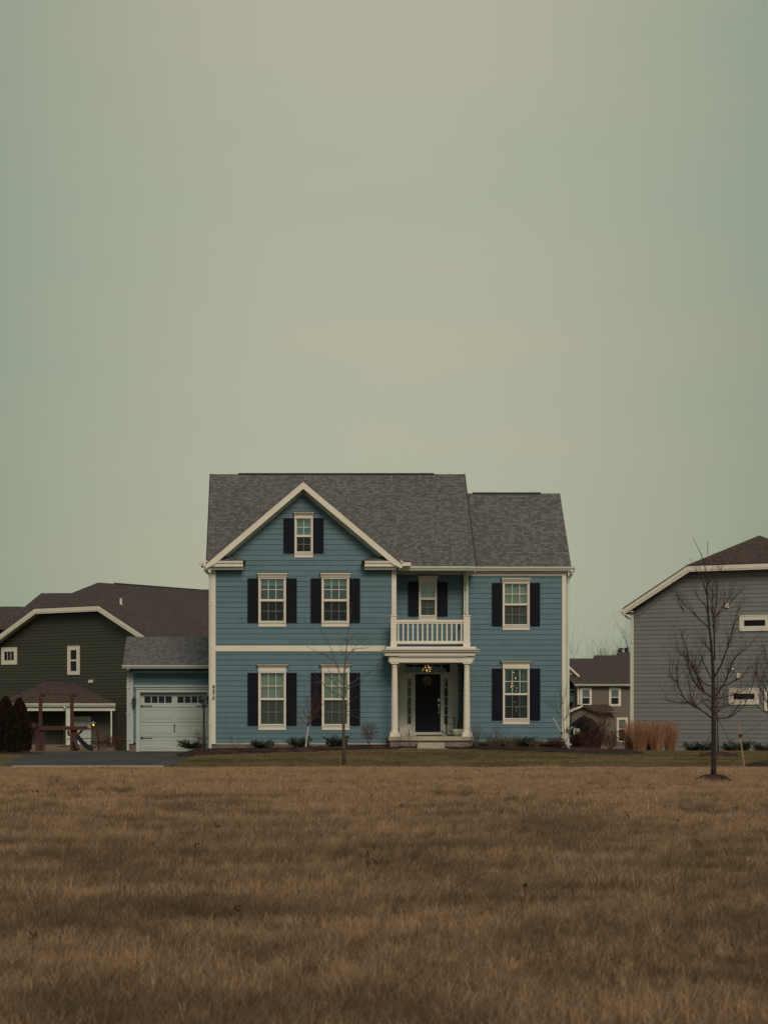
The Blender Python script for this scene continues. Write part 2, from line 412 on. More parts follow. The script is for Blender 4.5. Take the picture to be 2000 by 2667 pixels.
def window(house, fr, crown, casing, glass, mid, apron_y, cols=(3, 2), shut=None, blind='full', mat_upper=None, label=None, trees=False):
    """all in photo pixels on plane fr. crown=(x0,y0,x1,y1) casing=(x0,y0,x1) glass=(x0,y0,x1,y1) mid=(ytop,ybottom)"""
    g = glass
    c = MB()
    gx0, gx1, gz0, gz1 = fr.rect(g[0] - 2.2, g[1] - 2.2, g[2] + 2.2, g[3] + 3)
    cx0, cx1, _, cz1 = fr.rect(casing[0], casing[1], casing[2], casing[1] + 5)
    az0 = fr.loc(casing[0], apron_y)[1]; sill = gz0 - .02
    c.box(cx0, gx0, -.05, .045, sill, cz1, fr); c.box(gx1, cx1, -.05, .045, sill, cz1, fr); c.box(gx0, gx1, -.05, .045, gz1, cz1, fr)
    c.box(cx0, cx1, -.04, .040, az0, sill - .03, fr); c.box(cx0 - .006, cx1 + .006, -.05, .062, sill - .03, sill, fr)
    W = c.build('window', TRIM, house, label=label)
    hd = MB(); kx0, kx1, kz0, kz1 = fr.rect(*crown); h = kz1 - kz0
    zc = cz1
    hd.box(cx0 - .004, cx1 + .004, -.03, .055, zc, kz0 + h * .1, fr)
    hd.box(cx0 - .03, cx1 + .03, -.03, .085, kz0 + h * .1, kz0 + h * .42, fr)
    hd.box((cx0 + kx0) / 2 - .005, (cx1 + kx1) / 2 + .005, -.03, .125, kz0 + h * .42, kz0 + h * .68, fr)
    hd.box(kx0, kx1, -.03, .16, kz0 + h * .68, kz1 - .012, fr)
    hd.build('window_head', TRIM, W)
    cap = MB(); cap.box(kx0 - .012, kx1 + .012, -.03, .172, kz1 - .012, kz1, fr); cap.build('head_flashing', VENT, W)
    x0, x1, zb, zt = fr.rect(*g); m0 = fr.loc(g[0], mid[1])[1]; m1 = fr.loc(g[0], mid[0])[1]
    def sash(za, zb_, d0, d1, top):
        s = MB(); s.box(gx0, x0, d0, d1, za, zb_, fr); s.box(x1, gx1, d0, d1, za, zb_, fr)
        return s
    up = sash(m0, gz1, -.045, -.005, 1); up.box(x0, x1, -.045, -.005, zt, gz1, fr); up.box(x0, x1, -.045, -.003, m0, m1, fr)
    lo = sash(gz0, m0, -.085, -.035, 0); lo.box(x0, x1, -.085, -.035, gz0, zb, fr)
    nc, nr = cols; tw = .010
    for i in range(1, nc):
        xx = x0 + (x1 - x0) * i / nc
        up.box(xx - tw, xx + tw, -.034, -.018, m1, zt, fr); lo.box(xx - tw, xx + tw, -.074, -.058, zb, m0, fr)
    for i in range(1, nr):
        zz = m1 + (zt - m1) * i / nr; up.box(x0, x1, -.035, -.017, zz - tw, zz + tw, fr)
        zz = zb + (m0 - zb) * i / nr; lo.box(x0, x1, -.075, -.057, zz - tw, zz + tw, fr)
    up.build('sash', TRIM, W); lo.build('sash', TRIM, W)
    a = MB(); a.quad(*[fr.w(p) for p in ((x0, -.03, m1), (x1, -.03, m1), (x1, -.03, zt), (x0, -.03, zt))]); a.build('pane', mat_upper or GLASS, W)
    a = MB(); a.quad(*[fr.w(p) for p in ((x0, -.07, zb), (x1, -.07, zb), (x1, -.07, m0), (x0, -.07, m0))]); a.build('pane', GLASS, W)
    a = MB(); a.quad(*[fr.w(p) for p in ((x0, -.037, zb), (x1, -.037, zb), (x1, -.037, m0 - .002), (x0, -.037, m0 - .002))]); a.build('insect_screen', SCREEN, W)
    if blind:
        b = MB(); bz = gz0 if blind == 'full' else zt - (zt - zb) * blind; z = gz1
        while z > bz:
            b.quad(*[fr.w(p) for p in ((gx0, -.125, z), (gx1, -.125, z), (gx1, -.15, z - .048), (gx0, -.15, z - .048))]); z -= .045
        b.box(gx0, gx1, -.16, -.115, bz - .02, bz, fr)
        b.build('blind', BLIND, W)
    if shut:
        for (sx0, sy0, sx1, sy1) in shut:
            s = MB(); a0, a1, b0, b1 = fr.rect(sx0, sy0, sx1, sy1); s.box(a0, a1, .012, .050, b0, b1, fr)
            st = .065; mz = b0 + (b1 - b0) * .52
            for (q0, q1) in ((b0 + .11, mz - .05), (mz + .05, b1 - .08)):
                # raised panel with a sunk rim
                s.box(a0 + st, a1 - st, .050, .053, q0, q1, fr); s.box(a0 + st + .035, a1 - st - .035, .053, .068, q0 + .04, q1 - .04, fr)
            s.box(a0, a0 + st - .012, .050, .064, b0, b1, fr); s.box(a1 - st + .012, a1, .050, .064, b0, b1, fr)
            s.box(a0 + st - .012, a1 - st + .012, .050, .064, b0, b0 + .09, fr); s.box(a0 + st - .012, a1 - st + .012, .050, .064, b1 - .07, b1, fr)
            s.box(a0 + st - .012, a1 - st + .012, .050, .064, mz - .035, mz + .035, fr)
            s.build('shutter', NAVY, house)
    return (gx0, gx1, gz0, gz1)

def hole(fr, g): return fr.rect(g[0] - 2.2, g[1] - 2.2, g[2] + 2.2, g[3] + 3)

def gutter(name, house, a, b, h=.12, d=.13, mat=GUT):
    """K-style gutter from a to b (points at its lower back edge)"""
    a, b = Vector(a), Vector(b); t = (b - a).normalized(); n = Vector((t.y, -t.x, 0))
    pr = [(0, 0), (d * .55, 0), (d * .72, h * .35), (d * .95, h * .62), (d, h), (d - .012, h), (d - .02, h * .8), (.01, h * .8), (0, h)]
    m = MB(); m.prism([a + n * x + Vector((0, 0, z)) for x, z in pr], b - a); return m.build(name, mat, house)
def spout(house, pts, r=.045, mat=GUT):
    m = MB(); m.tube(pts, r * 1.2, 4)
    for q in (.15, .5, .85):
        p = Vector(pts[-2]).lerp(Vector(pts[-1]), q); m.box(p.x - .06, p.x + .06, p.y - .052, p.y + .05, p.z - .02, p.z + .02)
    return m.build('downspout', mat, house)
def slab(name, pts, th, mat, house, **k):
    """roof plane: polygon with thickness th straight down"""
    m = MB(); p = [Vector(q) for q in pts]; nrm = (p[1] - p[0]).cross(p[2] - p[0])
    if nrm.z < 0: p = p[::-1]
    m.prism([q - Vector((0, 0, th)) for q in p], (0, 0, th)); return m.build(name, mat, house, **k)
def vent_strip(house, a, b, w_=.05, h=.02):
    a = Vector(a) - Vector((0, 0, .015)); b = Vector(b) - Vector((0, 0, .015))
    m = MB(); a, b = Vector(a), Vector(b); t = (b - a).normalized(); n = Vector((-t.y, t.x, 0)) * w_
    m.prism([a - n + Vector((0,0,-.05)), a - n + Vector((0,0,-.05+h)), a + Vector((0,0,h+.005)), a + n + Vector((0,0,-.05+h)), a + n + Vector((0,0,-.05))], b - a)
    return m.build('ridge_vent', VENT, house)

# ------------------------------------------------------------------ ground
def sm(x): x = max(0, min(1, x)); return x * x * (3 - 2 * x)
def gz(X, Y):
    z = -.02 * max(0, Y - 70) if Y < 150 else -1.6 - .004 * (Y - 150)
    z = max(z, -3)
    if Y > 52 and X > -4:
        z += .19 * math.exp(-((X - 5) / 5.0) ** 2) * sm((Y - 54) / 10) * (1 - sm((Y - 72) / 10))
        z += .035 * sm((X + 3) / 1.2) * sm((Y - 53) / 4) * (1 - sm((Y - 70) / 8))
    z += .02 * noise.noise(Vector((X * .25, Y * .25, 0)))* sm((Y-5)/10)
    return z
def sheet(name, xs, ys, mat, dz=0, fn=None, kind='structure', xof=None):
    m = MB(); nx = len(xs)
    for j, y in enumerate(ys):
        for i, x in enumerate(xs):
            X = x if xof is None else xof(i / (nx - 1), y)
            m.v.append(Vector((X, y, (gz(X, y) if fn is None else fn(X, y)) + dz)))
    for j in range(len(ys) - 1):
        for i in range(nx - 1): a = j * nx + i; m.f.append((a, a + 1, a + nx + 1, a + nx))
    o = m.build(name, mat, None, smooth=True, origin=(0, 0, 0)); o['kind'] = kind; return o
def lin(a, b, n): return [a + (b - a) * i / (n - 1) for i in range(n)]
THATCH = m_patchy('dry_thatch', [(.55, (.060, .040, .024)), (.9, (.13, .085, .050)), (1.25, (.22, .145, .090))], .5, 14.0, .95, 1.0)
TURF = m_patchy('mown_turf', [(.55, (.050, .042, .022)), (.85, (.090, .072, .038)), (1.2, (.15, .11, .058))], .35, 26.0, .95, .8, (1, 2.2, 1))
sheet('ground', [-900, -300, -120, -60, -30, -15, 0, 15, 30, 60, 120, 300, 900], [-40, 0, 20, 40, 60, 80, 110, 150, 200, 300, 500, 900, 1500], TURF, -.06,
      fn=lambda X, Y: gz(X, Y) if Y > 72 else -.02)
sheet('field', lin(-22, 26, 97), lin(1, 50.9, 100), THATCH, 0)
sheet('lawn', lin(-26, 34, 121), lin(50.9, 100, 99), TURF, 0)
# driveway with its pale concrete edge
def dx(t, y): l = -7.35 - (y - 51) * .075; r = -2.75 + .3 * sm((y - 60) / 8); return l + (r - l) * t
sheet('driveway', lin(0, 1, 14), lin(51.1, 68.95, 30), ASPH, .012, fn=lambda X, Y: gz(X, Y) * .4, xof=dx)
m = MB(); m.box(-6.95, -2.95, 50.80, 51.12, -.1, .030); tag(m.build('kerb', CONC), kind='structure')

# mulch bed hugging the house
def bed_front(X):
    k = [(-3.35, 64.2), (-3.0, 61.6), (-2.2, 62.3), (-1.0, 63.0), (2.0, 63.7), (4.2, 64.15), (6.4, 64.15), (7.2, 63.4), (9, 62.9), (11, 62.8), (12.2, 63.6), (12.75, 66.5)]
    for (a, ya), (b, yb) in zip(k, k[1:]):
        if a <= X <= b: return ya + (yb - ya) * sm((X - a) / (b - a))
    return k[-1][1]
m = MB(); XS = lin(-3.35, 12.75, 260); NR = 24
for j in range(NR + 1):
    for X in XS:
        yf = bed_front(X); yb = 66.3 if X < 10.4 else 66.3 + (X - 10.4) * 1.6
        if X < -2.2: yb = 66.9 - (0 if X > -2.9 else (-2.9 - X) * 5)
        t = j / NR; Y = yf + (max(yb, yf + .05) - yf) * t
        hgt = .16 * sm(t * 1.6) * (1 if X < 10.6 else .35 + .65 * (1 - sm((X - 10.6) / 1.5))) * sm((X + 3.4) / .8)
        z = gz(X, Y) * (1 - .5 * t) + .008 + hgt + .028 * noise.noise(Vector((X * 7, Y * 7, 1))) + .02 * noise.noise(Vector((X * 19, Y * 19, 3)))
        m.v.append(Vector((X, Y, z)))
for j in range(NR):
    for i in range(len(XS) - 1): a = j * len(XS) + i; m.f.append((a, a + 1, a + len(XS) + 1, a + len(XS)))
tag(m.build('mulch_bed', MULCH, None, origin=(4, 64, 0)), kind='structure')
def bed_z(X, Y):
    yf = bed_front(X); t = max(0, min(1, (Y - yf) / (66.3 - yf))); return gz(X, Y) * (1 - .5 * t) + .008 + .16 * sm(t * 1.6)
def mulch_ring(X, Y, r, h=.17):
    m = MB(); z0 = gz(X, Y) - .02; n = 28; rr = 7
    for j in range(rr + 1):
        for k in range(n):
            th = 2 * math.pi * k / n; q = r * j / rr * (1 + .10 * noise.noise(Vector((math.cos(th) * 2, math.sin(th) * 2, X))))
            x, y = X + q * math.cos(th), Y + q * math.sin(th)
            m.v.append(Vector((x, y, z0 + h * (1 - (j / rr) ** 2) + .025 * noise.noise(Vector((x * 14, y * 14, 0))) + (.02 if j < rr else -.03))))
    for j in range(rr):
        for k in range(n): a = j * n + k; b = j * n + (k + 1) % n; m.f.append((a, b, b + n, a + n))
    m.f.append(tuple(range(n))); tag(m.build('mulch_ring', MULCH, None, origin=(X, Y, z0)), kind='structure')

# ------------------------------------------------------------------ the blue house
H = thing('house', (3.9, 66, 0), 'two-storey blue lap-sided house with white trim and grey roof in the centre', 'house')
YG = 66.0; YR = 67.0; YW = 66.8; YD = 68.3; YGA = 69.0
G = Frame((0, YG, 0)); RC = Frame((0, YR, 0)); WG = Frame((0, YW, 0)); DR = Frame((0, YD, 0)); GA = Frame((0, YGA, 0)); PF = Frame((0, 65.0, 0))
def q1(x, y): return 520 + x * .3255, 1200 + y * .3255
def q2(x, y): return 1000 + x * .3255, 1200 + y * .3255
def q3(x, y): return 520 + x * .3255, 1640 + y * .3255
def q4(x, y): return 980 + x * .3255, 1640 + y * .3255
def rq(q, a, b, c, d): return (*q(a, b), *q(c, d))
wins = []
def W_(fr, q, crown, casing, glass, mid, ap, cols, shut, **k):
    g = rq(q, *glass)
    return dict(fr=fr, crown=rq(q, *crown), casing=(*q(casing[0], casing[1]), q(casing[2], 0)[0]), glass=g,
                mid=(q(0, mid[0])[1], q(0, mid[1])[1]), apron_y=q(0, ap)[1], cols=cols, shut=[rq(q, *s) for s in shut], **k)
gable_w = W_(G, q1, (750, 410, 917, 437), (760, 460, 907), (778, 470, 888, 725), (593, 610), 775, (2, 2),
             [(672, 460, 758, 738), (908, 460, 993, 738)], blind=.45, mat_upper=GLASSD)
w2l = W_(G, q1, (460, 896, 705, 937), (472, 945, 692), (490, 953, 672, 1280), (1107, 1125), 1328, (3, 2),
         [(385, 942, 470, 1292), (692, 942, 778, 1292)], blind=.12, mat_upper=GLASSD)
w2r = W_(G, q1, (965, 896, 1208, 937), (976, 945, 1197), (994, 953, 1177, 1280), (1107, 1125), 1328, (3, 2),
         [(889, 942, 975, 1292), (1197, 942, 1283, 1292)], blind=.12, mat_upper=GLASSD)
w1l = W_(G, q3, (457, 274, 711, 302), (471, 338, 692), (490, 353, 672, 755), (547, 563), 803, (3, 2),
         [(385, 345, 470, 765), (692, 345, 778, 765)])
w1r = W_(G, q3, (962, 274, 1216, 302), (978, 338, 1198), (997, 353, 1179, 755), (547, 563), 803, (3, 2),
         [(891, 345, 977, 765), (1198, 345, 1284, 765)])
wrc = W_(RC, q2, (265, 920, 433, 948), (278, 962, 420), (296, 977, 405, 1235), (1095, 1112), 1272, (2, 2),
         [(192, 968, 276, 1242), (424, 968, 507, 1242)])
ww2 = W_(WG, q2, (935, 935, 1170, 970), (947, 978, 1162), (965, 990, 1143, 1308), (1142, 1157), 1355, (3, 2),
         [(862, 980, 946, 1320), (1163, 980, 1245, 1320)])
ww1 = W_(WG, q4, (993, 246, 1240, 274), (1010, 308, 1223), (1028, 320, 1207, 708), (508, 523), 757, (3, 2),
         [(924, 311, 1009, 722), (1223, 311, 1308, 722)], blind=None)
for k in (gable_w, w2l, w2r, w1l, w1r, wrc, ww2, ww1): window(H, **k)

# walls -----------------------------------------------------------------------------
zb = G.loc(600, 1937.5)[1]                       # bottom of siding
xl = G.loc(549, 1700)[0]; xc = G.loc(1032, 1600)[0]
peak = G.loc(790, 1278); eL = G.loc(549, 1484); eR = G.loc(1032, 1484)
zbelt0, zbelt1 = G.loc(700, 1696.5)[1], G.loc(700, 1681.5)[1]
s = MB(); gw = [hole(G, k['glass']) for k in (gable_w, w2l, w2r, w1l, w1r)]
siding(s, G, [(xl, zb), (xc, zb), (xc, eR[1] + .02), (peak[0], peak[1] + .1), (xl, eL[1] + .02)], gw)
s.build('wall', BLUE, H)
# side and back walls (lap boards on the left flank, plain elsewhere)
sL = MB(); fl = Frame((xl, 66, 0), R(-90)); siding(sL, fl, [(-8, zb), (0, zb), (0, 6.2), (-8, 6.2)]); sL.build('wall', BLUE, H)
ridgeY = 69.9; ridgeZ = 10.10; eaveZ = 6.46
sg = MB(); xr = WG.loc(1479, 1700)[0]
siding(sg, Frame((xr - .02, YW, 0), R(90)), [(0, zb), (6.4, zb), (6.4, 6.4), (3.0, 9.1), (0, 6.4)]); sg.build('wall', BLUE, H)
bk = MB(); bk.box(xl + .03, xr - .05, 74.0, 74.1, 0, 6.4); bk.box(xl + .05, xl + .12, 66.2, 74.0, 0, 6.4)
bk.box(xr - .14, xr - .05, 67.0, 73.6, 0, 6.4); bk.box(xl + .1, xc - .05, 66.35, 73.9, 3.30, 3.42); bk.box(xc, xr - .2, 69.3, 73.9, 3.3, 3.42)
bk.box(6.75, xr - .2, 67.2, 69.3, 3.3, 3.42)
bk.box(xl + .1, xr - .2, 70.9, 71.0, 3.42, 6.4); bk.box(xl + .1, xc, 70.9, 71.0, 0, 3.3); bk.box(6.9, xr - .2, 70.9, 71, 0, 3.3)
bk.box(xl + .1, xr - .2, 67.4, 73.9, 6.42, 6.5)
bk.box(4.05, 4.15, 69.3, 73.9, .4, 3.3); bk.box(6.72, 6.82, 69.3, 73.9, .4, 3.3); bk.box(4.1, 6.8, 73.0, 73.1, .4, 3.3); bk.box(xl + .1, xr - .2, 66.5, 73.9, .32, .40); bk.box(4.1, 6.8, 69.15, 73, .45, .6)
bk.box(6.9, 6.98, 67.0, 73.9, .4, 6.4); bk.box(xl + .1, xc - .1, 66.2, 66.5, 6.42, 6.5)
bk.build('interior', INT, H)
hw = MB(); hw.box(4.16, 4.2, 69.4, 72.9, .6, 3.29); hw.box(4.2, 5.3, 72.4, 72.5, .6, 3.29); hw.build('hall_panelling', m_plain('stained_panelling', (.30, .085, .035), .6, .3, 6, (1, 1, .3)), H)
# recess, upper storey
X0r = xc - .1; X1r = 6.58
s = MB(); siding(s, RC, [(X0r, 3.66), (X1r, 3.66), (X1r, 6.42), (X0r, 6.42)], [hole(RC, wrc['glass'])]); s.build('wall', BLUE, H)
s = MB(); siding(s, Frame((xc - .02, YG, 0), R(90)), [(0, 3.4), (1.0, 3.4), (1.0, 6.42), (0, 6.42)]); s.build('wall', BLUE, H)
# wing
wx0, wx1 = 6.52, WG.loc(1474, 1700)[0]; wzb = WG.loc(1400, 1938)[1]
s = MB(); siding(s, WG, [(wx0 + .1, wzb), (wx1, wzb), (wx1, 6.45), (wx0 + .1, 6.45)], [hole(WG, ww2['glass']), hole(WG, ww1['glass'])]); s.build('wall', BLUE, H)
# entry recess side walls
s = MB(); siding(s, Frame((wx0, YD, 0), R(-90)), [(0, .6), (YD - YW, .6), (YD - YW, 3.3), (0, 3.3)]); s.build('wall', BLUE, H)
s = MB(); siding(s, Frame((xc - .01, YG, 0), R(90)), [(0, .6), (3, .6), (3, 3.3), (0, 3.3)]); s.build('wall', BLUE, H)
# foundation
f = MB(); f.box(xl + .03, xc, YG + .0, 73.9, -.2, zb - .012); f.box(xc + .0, wx1 - .03, YW + .02, 73.5, -.2, wzb - .012)
f.build('foundation', BRICK, H)
f = MB(); f.box(xl, xc - .02, YG - .035, YG + .05, zb - .012, zb + .012); f.build('base_flashing', TRIM, H); f = MB(); f.box(7.4, wx1, YW - .035, YW + .05, wzb - .012, wzb + .012); f.build('base_flashing', TRIM, H)
# corner boards, belt, friezes
t = MB(); G.bx(t, 550, 1482, 562, 1938, -.05, .05); G.bx(t, 562, 1681.5, 1020, 1696.5, -.02, .045)
t.box(xl + .02, xl + .12, -.3, -.03, zb, eL[1], G)
G.bx(t, 1020, 1478, 1032.3, 1700, -.14, .05)
t.build('corner_board', TRIM, H)
t = MB(); WG.bx(t, 1207.5, 1490, 1219, 1700, -.05, .05); WG.bx(t, 1463, 1496, 1474.5, 1938, -.05, .05)
WG.bx(t, 1219, 1488, 1474.5, 1499.5, -.03, .04); RC.bx(t, 1030, 1487, 1207, 1496.5, -.03, .04)
t.build('frieze_board', TRIM, H)
# main roof
xlr, xrr = -2.35, 6.90; ey = 65.88
_g = lambda z: ey + (z - eaveZ) * (ridgeY - ey) / (ridgeZ - eaveZ)
_pk = P(790, 1250, 65.52); _er = P(1047, 1466, 65.52)
slab('roof', [(_er.x - .12, ey, eaveZ), (xrr, ey, eaveZ), (xrr, ridgeY, ridgeZ), (xlr, ridgeY, ridgeZ), (xlr, ey, eaveZ), (_pk.x, _g(_pk.z - .25), _pk.z - .25)], .07, SHG, H)
slab('roof', [(xlr, 74.3, 6.2), (xrr, 74.3, 6.2), (xrr, ridgeY + .01, ridgeZ), (xlr, ridgeY + .01, ridgeZ)], .07, SHG, H)
for x in (xlr + .03, xrr - .03):
    t = MB(); t.prism([(x - .02, ey + .05, eaveZ - .05), (x - .02, ridgeY, ridgeZ - .08), (x - .02, 74.2, 6.13), (x - .02, 74.2, 5.95), (x - .02, ridgeY, ridgeZ - .28), (x - .02, ey + .05, eaveZ - .22)], (.04, 0, 0))
    t.build('rake_board', TRIM, H)
t = MB(); t.prism([(xrr - .35, YW + .1, 6.4), (xrr - .35, ridgeY, ridgeZ - .1), (xrr - .35, 74, 6.2)], (.06, 0, 0)); t.build('gable_wall', BLUE, H); t = MB(); t.prism([(xl + .1, YG + .1, 6.3), (xl + .1, ridgeY, ridgeZ - .14), (xl + .1, 74, 6.2)], (.06, 0, 0))
t.build('gable_wall', BLUE, H)
vent_strip(H, (P(621, 1, ridgeY).x, ridgeY, ridgeZ + .03), (P(1130, 1, ridgeY).x, ridgeY, ridgeZ + .03))
# added dark strip along the main roof's right rake, standing in for edge shade
t = MB(); t.prism([(xrr - .012, ey, eaveZ - .03), (xrr - .012, ridgeY, ridgeZ - .03), (xrr - .012, ridgeY, ridgeZ + .022), (xrr - .012, ey, eaveZ + .022)], (.03, 0, 0)); t.build('dark_edge_strip', VENT, H)
t = MB(); t.prism([(xlr - .018, ey, eaveZ - .03), (xlr - .018, ridgeY, ridgeZ - .03), (xlr - .018, ridgeY, ridgeZ + .015), (xlr - .018, ey, eaveZ + .015)], (.03, 0, 0)); t.build('dark_edge_strip', VENT, H)  # matching dark strip added along the left rake
# wing roof
wy, wry, wrz = 66.62, 69.3, 9.33; wxr = 10.28
slab('roof', [(xrr - .4, wy, 6.46), (wxr, wy, 6.46), (wxr, wry, wrz), (xrr - .4, wry, wrz)], .07, SHG, H)
slab('roof', [(xrr - .4, 73.4, 6.2), (wxr, 73.4, 6.2), (wxr, wry + .01, wrz), (xrr - .4, wry + .01, wrz)], .07, SHG, H)
t = MB(); x = wxr - .05; t.prism([(x, wy + .05, 6.41), (x, wry, wrz - .08), (x, 73.3, 6.13), (x, 73.3, 5.95), (x, wry, wrz - .28), (x, wy + .05, 6.24)], (.04, 0, 0)); t.build('rake_board', TRIM, H)
vent_strip(H, (P(1230, 1, wry).x, wry, wrz + .03), (P(1408, 1, wry).x, wry, wrz + .03))
# gable roof in front
fy = 65.52; pk = P(790, 1250, fy); el = P(536, 1466, fy); er = P(1047, 1466, fy)
def mainroofY(z): return ey + (z - eaveZ) * (ridgeY - ey) / (ridgeZ - eaveZ)
for e_ in (el, er):
    slab('roof', [(e_.x, fy - .02, e_.z), (pk.x, fy - .02, pk.z), (pk.x, mainroofY(pk.z) + .1, pk.z), (e_.x, mainroofY(e_.z) + .15, e_.z)], .045, SHG, H)
    t = MB(); up = Vector((0, 0, -.047)); dn = Vector((0, 0, -.33)); a = Vector((e_.x, fy, e_.z)); b = Vector((pk.x, fy, pk.z))
    sg_ = 1 if e_.x < pk.x else -1
    t.prism([a + up, b + up, b + Vector((0, 0, -.30)), Vector((a.x + sg_ * .30, fy, a.z - .27 + .30 * (b.z - a.z) / abs(b.x - a.x) - .04)) , a + Vector((0, 0, -.19))], (0, .06, 0))
    t.build('rake_board', TRIM, H)
    # sloping soffit behind the rake
    t = MB(); t.prism([a + Vector((sg_ * .05, .06, -.20)), b + Vector((0, .06, -.24)), b + Vector((0, .06, -.28)), a + Vector((sg_ * .05, .06, -.24))], (0, YG - fy - .05, 0)); t.build('soffit', GUT, H)
    # frieze board on the wall under the soffit
    t = MB(); gg = (b.z - a.z) / abs(b.x - a.x)
    t.prism([a + Vector((sg_ * .40, YG - fy - .045, -.24 + .4 * gg)), b + Vector((0, YG - fy - .045, -.24)), b + Vector((0, YG - fy - .045, -.40)), a + Vector((sg_ * .55, YG - fy - .045, -.40 + .55 * gg))], (0, .05, 0))
    t.build('frieze_board', GUT, H)
# cornice returns
RT = Frame((0, fy + .05, 0))
for (x0, x1, f0, f1, hip) in ((536, 633, 550, 633, ((115, 803), (175, 759), (300, 757), (370, 805))), (950, 1048, 950, 1032, ((1300, 802), (1365, 758), (1490, 757), (1562, 803)))):
    t = MB(); RT.bx(t, x0, 1462, x1, 1475.5, -.46, 0); RT.bx(t, f0, 1475.5, f1, 1483.5, -.45, -.12)
    t.box(*[RT.loc(x0, 1462)[0], RT.loc(x1, 1462)[0]], -.46, .04, RT.loc(600, 1466)[1], RT.loc(600, 1462)[1] + .02, RT)
    t.build('cornice_return', TRIM, H)
    h0, h1, h2, h3 = [RT.loc(*q1(*p)) for p in hip]; m = MB()
    z0 = RT.loc(600, 1461)[1]; z1_ = z0 + .19
    a = [Vector((h0[0], fy - .0, z0)), Vector((h3[0], fy - .0, z0)), Vector((h2[0], YG - .02, z1_)), Vector((h1[0], YG - .02, z1_)), Vector((h0[0], YG, z0)), Vector((h3[0], YG, z0))]
    m.poly([a[0], a[1], a[2], a[3]]); m.poly([a[1], a[5], a[2]]); m.poly([a[0], a[3], a[4]]); m.poly([a[4], a[5], a[1], a[0]])
    m.build('return_roof', SHG, H)
# gutters and downspouts
z = P(1100, 1486, 65.9).z
gutter('gutter', H, (P(1046, 0, 65.8).x, 65.92, z), (P(1239, 0, 65.8).x, 65.92, z), .14, .14)
z = P(1400, 1487, 66.6).z
gutter('gutter', H, (P(1239, 0, 66.6).x, 66.66, z), (P(1496, 0, 66.6).x, 66.66, z), .14, .15)
t = MB(); t.box(xc, 6.9, 65.93, 67.0, 6.30, 6.33); t.box(6.6, wx1 + .25, 66.66, 66.85, 6.29, 6.32); t.build('soffit', GUT, H)
t = MB(); t.box(P(1047, 0, 65.6).x, P(1070, 0, 65.6).x, 65.58, 65.9, P(0, 1474, 65.6).z, P(0, 1465, 65.6).z); t.build('eave_end', TRIM, H)
gutter('gutter', H, (P(528, 0, 65.7).x, 66.5, P(0, 1474, 65.7).z), (P(528, 0, 65.7).x, 65.7, P(0, 1474, 65.7).z), .13, .12)
spout(H, [P(533, 1474, 65.8), P(534, 1484, 65.8), P(547, 1497, 65.95), P(548.5, 1508, 65.97), P(548.5, 1952, 65.97)], .05)
spout(H, [P(1488, 1486, 66.55), P(1488, 1494, 66.6), P(1480, 1506, 66.75), P(1478, 1520, 66.8), P(1478, 1936, 66.8), P(1484, 1940, 66.6)], .05)
spout(H, [P(1217, 1484, 66.5), P(1217, 1494, 66.6), P(1216, 1504, 66.7), P(1215.5, 1690, 66.7)], .045)
# house number
def text(txt, size, mat, parent, pos, th=.012):
    cu = bpy.data.curves.new('t', 'FONT'); cu.body = txt; cu.size = size; cu.extrude = th / 2; cu.align_x = 'CENTER'; cu.offset = .004
    o = bpy.data.objects.new('t', cu); COL.objects.link(o); dg = bpy.context.evaluated_depsgraph_get(); dg.update()
    me = bpy.data.meshes.new_from_object(o.evaluated_get(dg)); COL.objects.unlink(o); bpy.data.objects.remove(o)
    mm = MB(); mm.v = [Vector((v.co.x, -v.co.z, v.co.y)) + Vector(pos) for v in me.vertices]; mm.f = [tuple(p.vertices) for p in me.polygons]
    return mm
num = MB()
for ch, yy in zip('8470', (1789, 1799, 1808.5, 1818.5)):
    p = P(556.8, yy + 3.6, 65.94); k = text(ch, .155, BLACK, H, p); n0 = len(num.v); num.v += k.v; num.f += [tuple(i + n0 for i in f_) for f_ in k.f]
num.build('house_number', BLACK, H)

# entry: back wall, door, sidelights, transom ---------------------------------------
xD0, xD1 = xc - .02, wx0
dw = rq(q4, 310, 355, 513, 820); sl1 = rq(q4, 247, 388, 280, 757); sl2 = rq(q4, 541, 388, 573, 757); trn = rq(q4, 232, 277, 588, 343)
D_, S1, S2, T_ = [DR.rect(*r) for r in (dw, sl1, sl2, trn)]
w_ = MB()
def wallgrid(mb, fr, x0, x1, z0, z1, holes, d0, d1):
    xs = sorted({x0, x1, *[h[0] for h in holes], *[h[1] for h in holes]}); zs = sorted({z0, z1, *[h[2] for h in holes], *[h[3] for h in holes]})
    for a, b in zip(xs, xs[1:]):
        for c, d in zip(zs, zs[1:]):
            mx_, mz_ = (a + b) / 2, (c + d) / 2
            if mx_ < x0 or mx_ > x1 or mz_ < z0 or mz_ > z1: continue
            if any(h[0] < mx_ < h[1] and h[2] < mz_ < h[3] for h in holes): continue
            mb.box(a, b, d0, d1, c, d, fr)
wallgrid(w_, DR, xD0, xD1, .6, 3.35, [D_, S1, S2, T_], -.12, 0)
EW = w_.build('entry_surround', WHITE, H)
t = MB()
for (a, b) in ((D_[0] - .07, D_[0] - .0), (D_[1], D_[1] + .07), (S1[0] - .30, S1[0] - .12), (S2[1] + .12, S2[1] + .22), (S2[1] + .26, S2[1] + .44)):
    t.box(a, b, 0, .05, .7, T_[2] - .05, DR)
t.box(T_[0] - .12, T_[1] + .12, 0, .05, T_[2] - .05, T_[2] - .005, DR); t.box(T_[0] - .35, T_[1] + .42, 0, .07, T_[3] + .01, T_[3] + .1, DR)
t.box(D_[0] - .9, D_[1] + .9, 0, .10, .6, .70, DR)
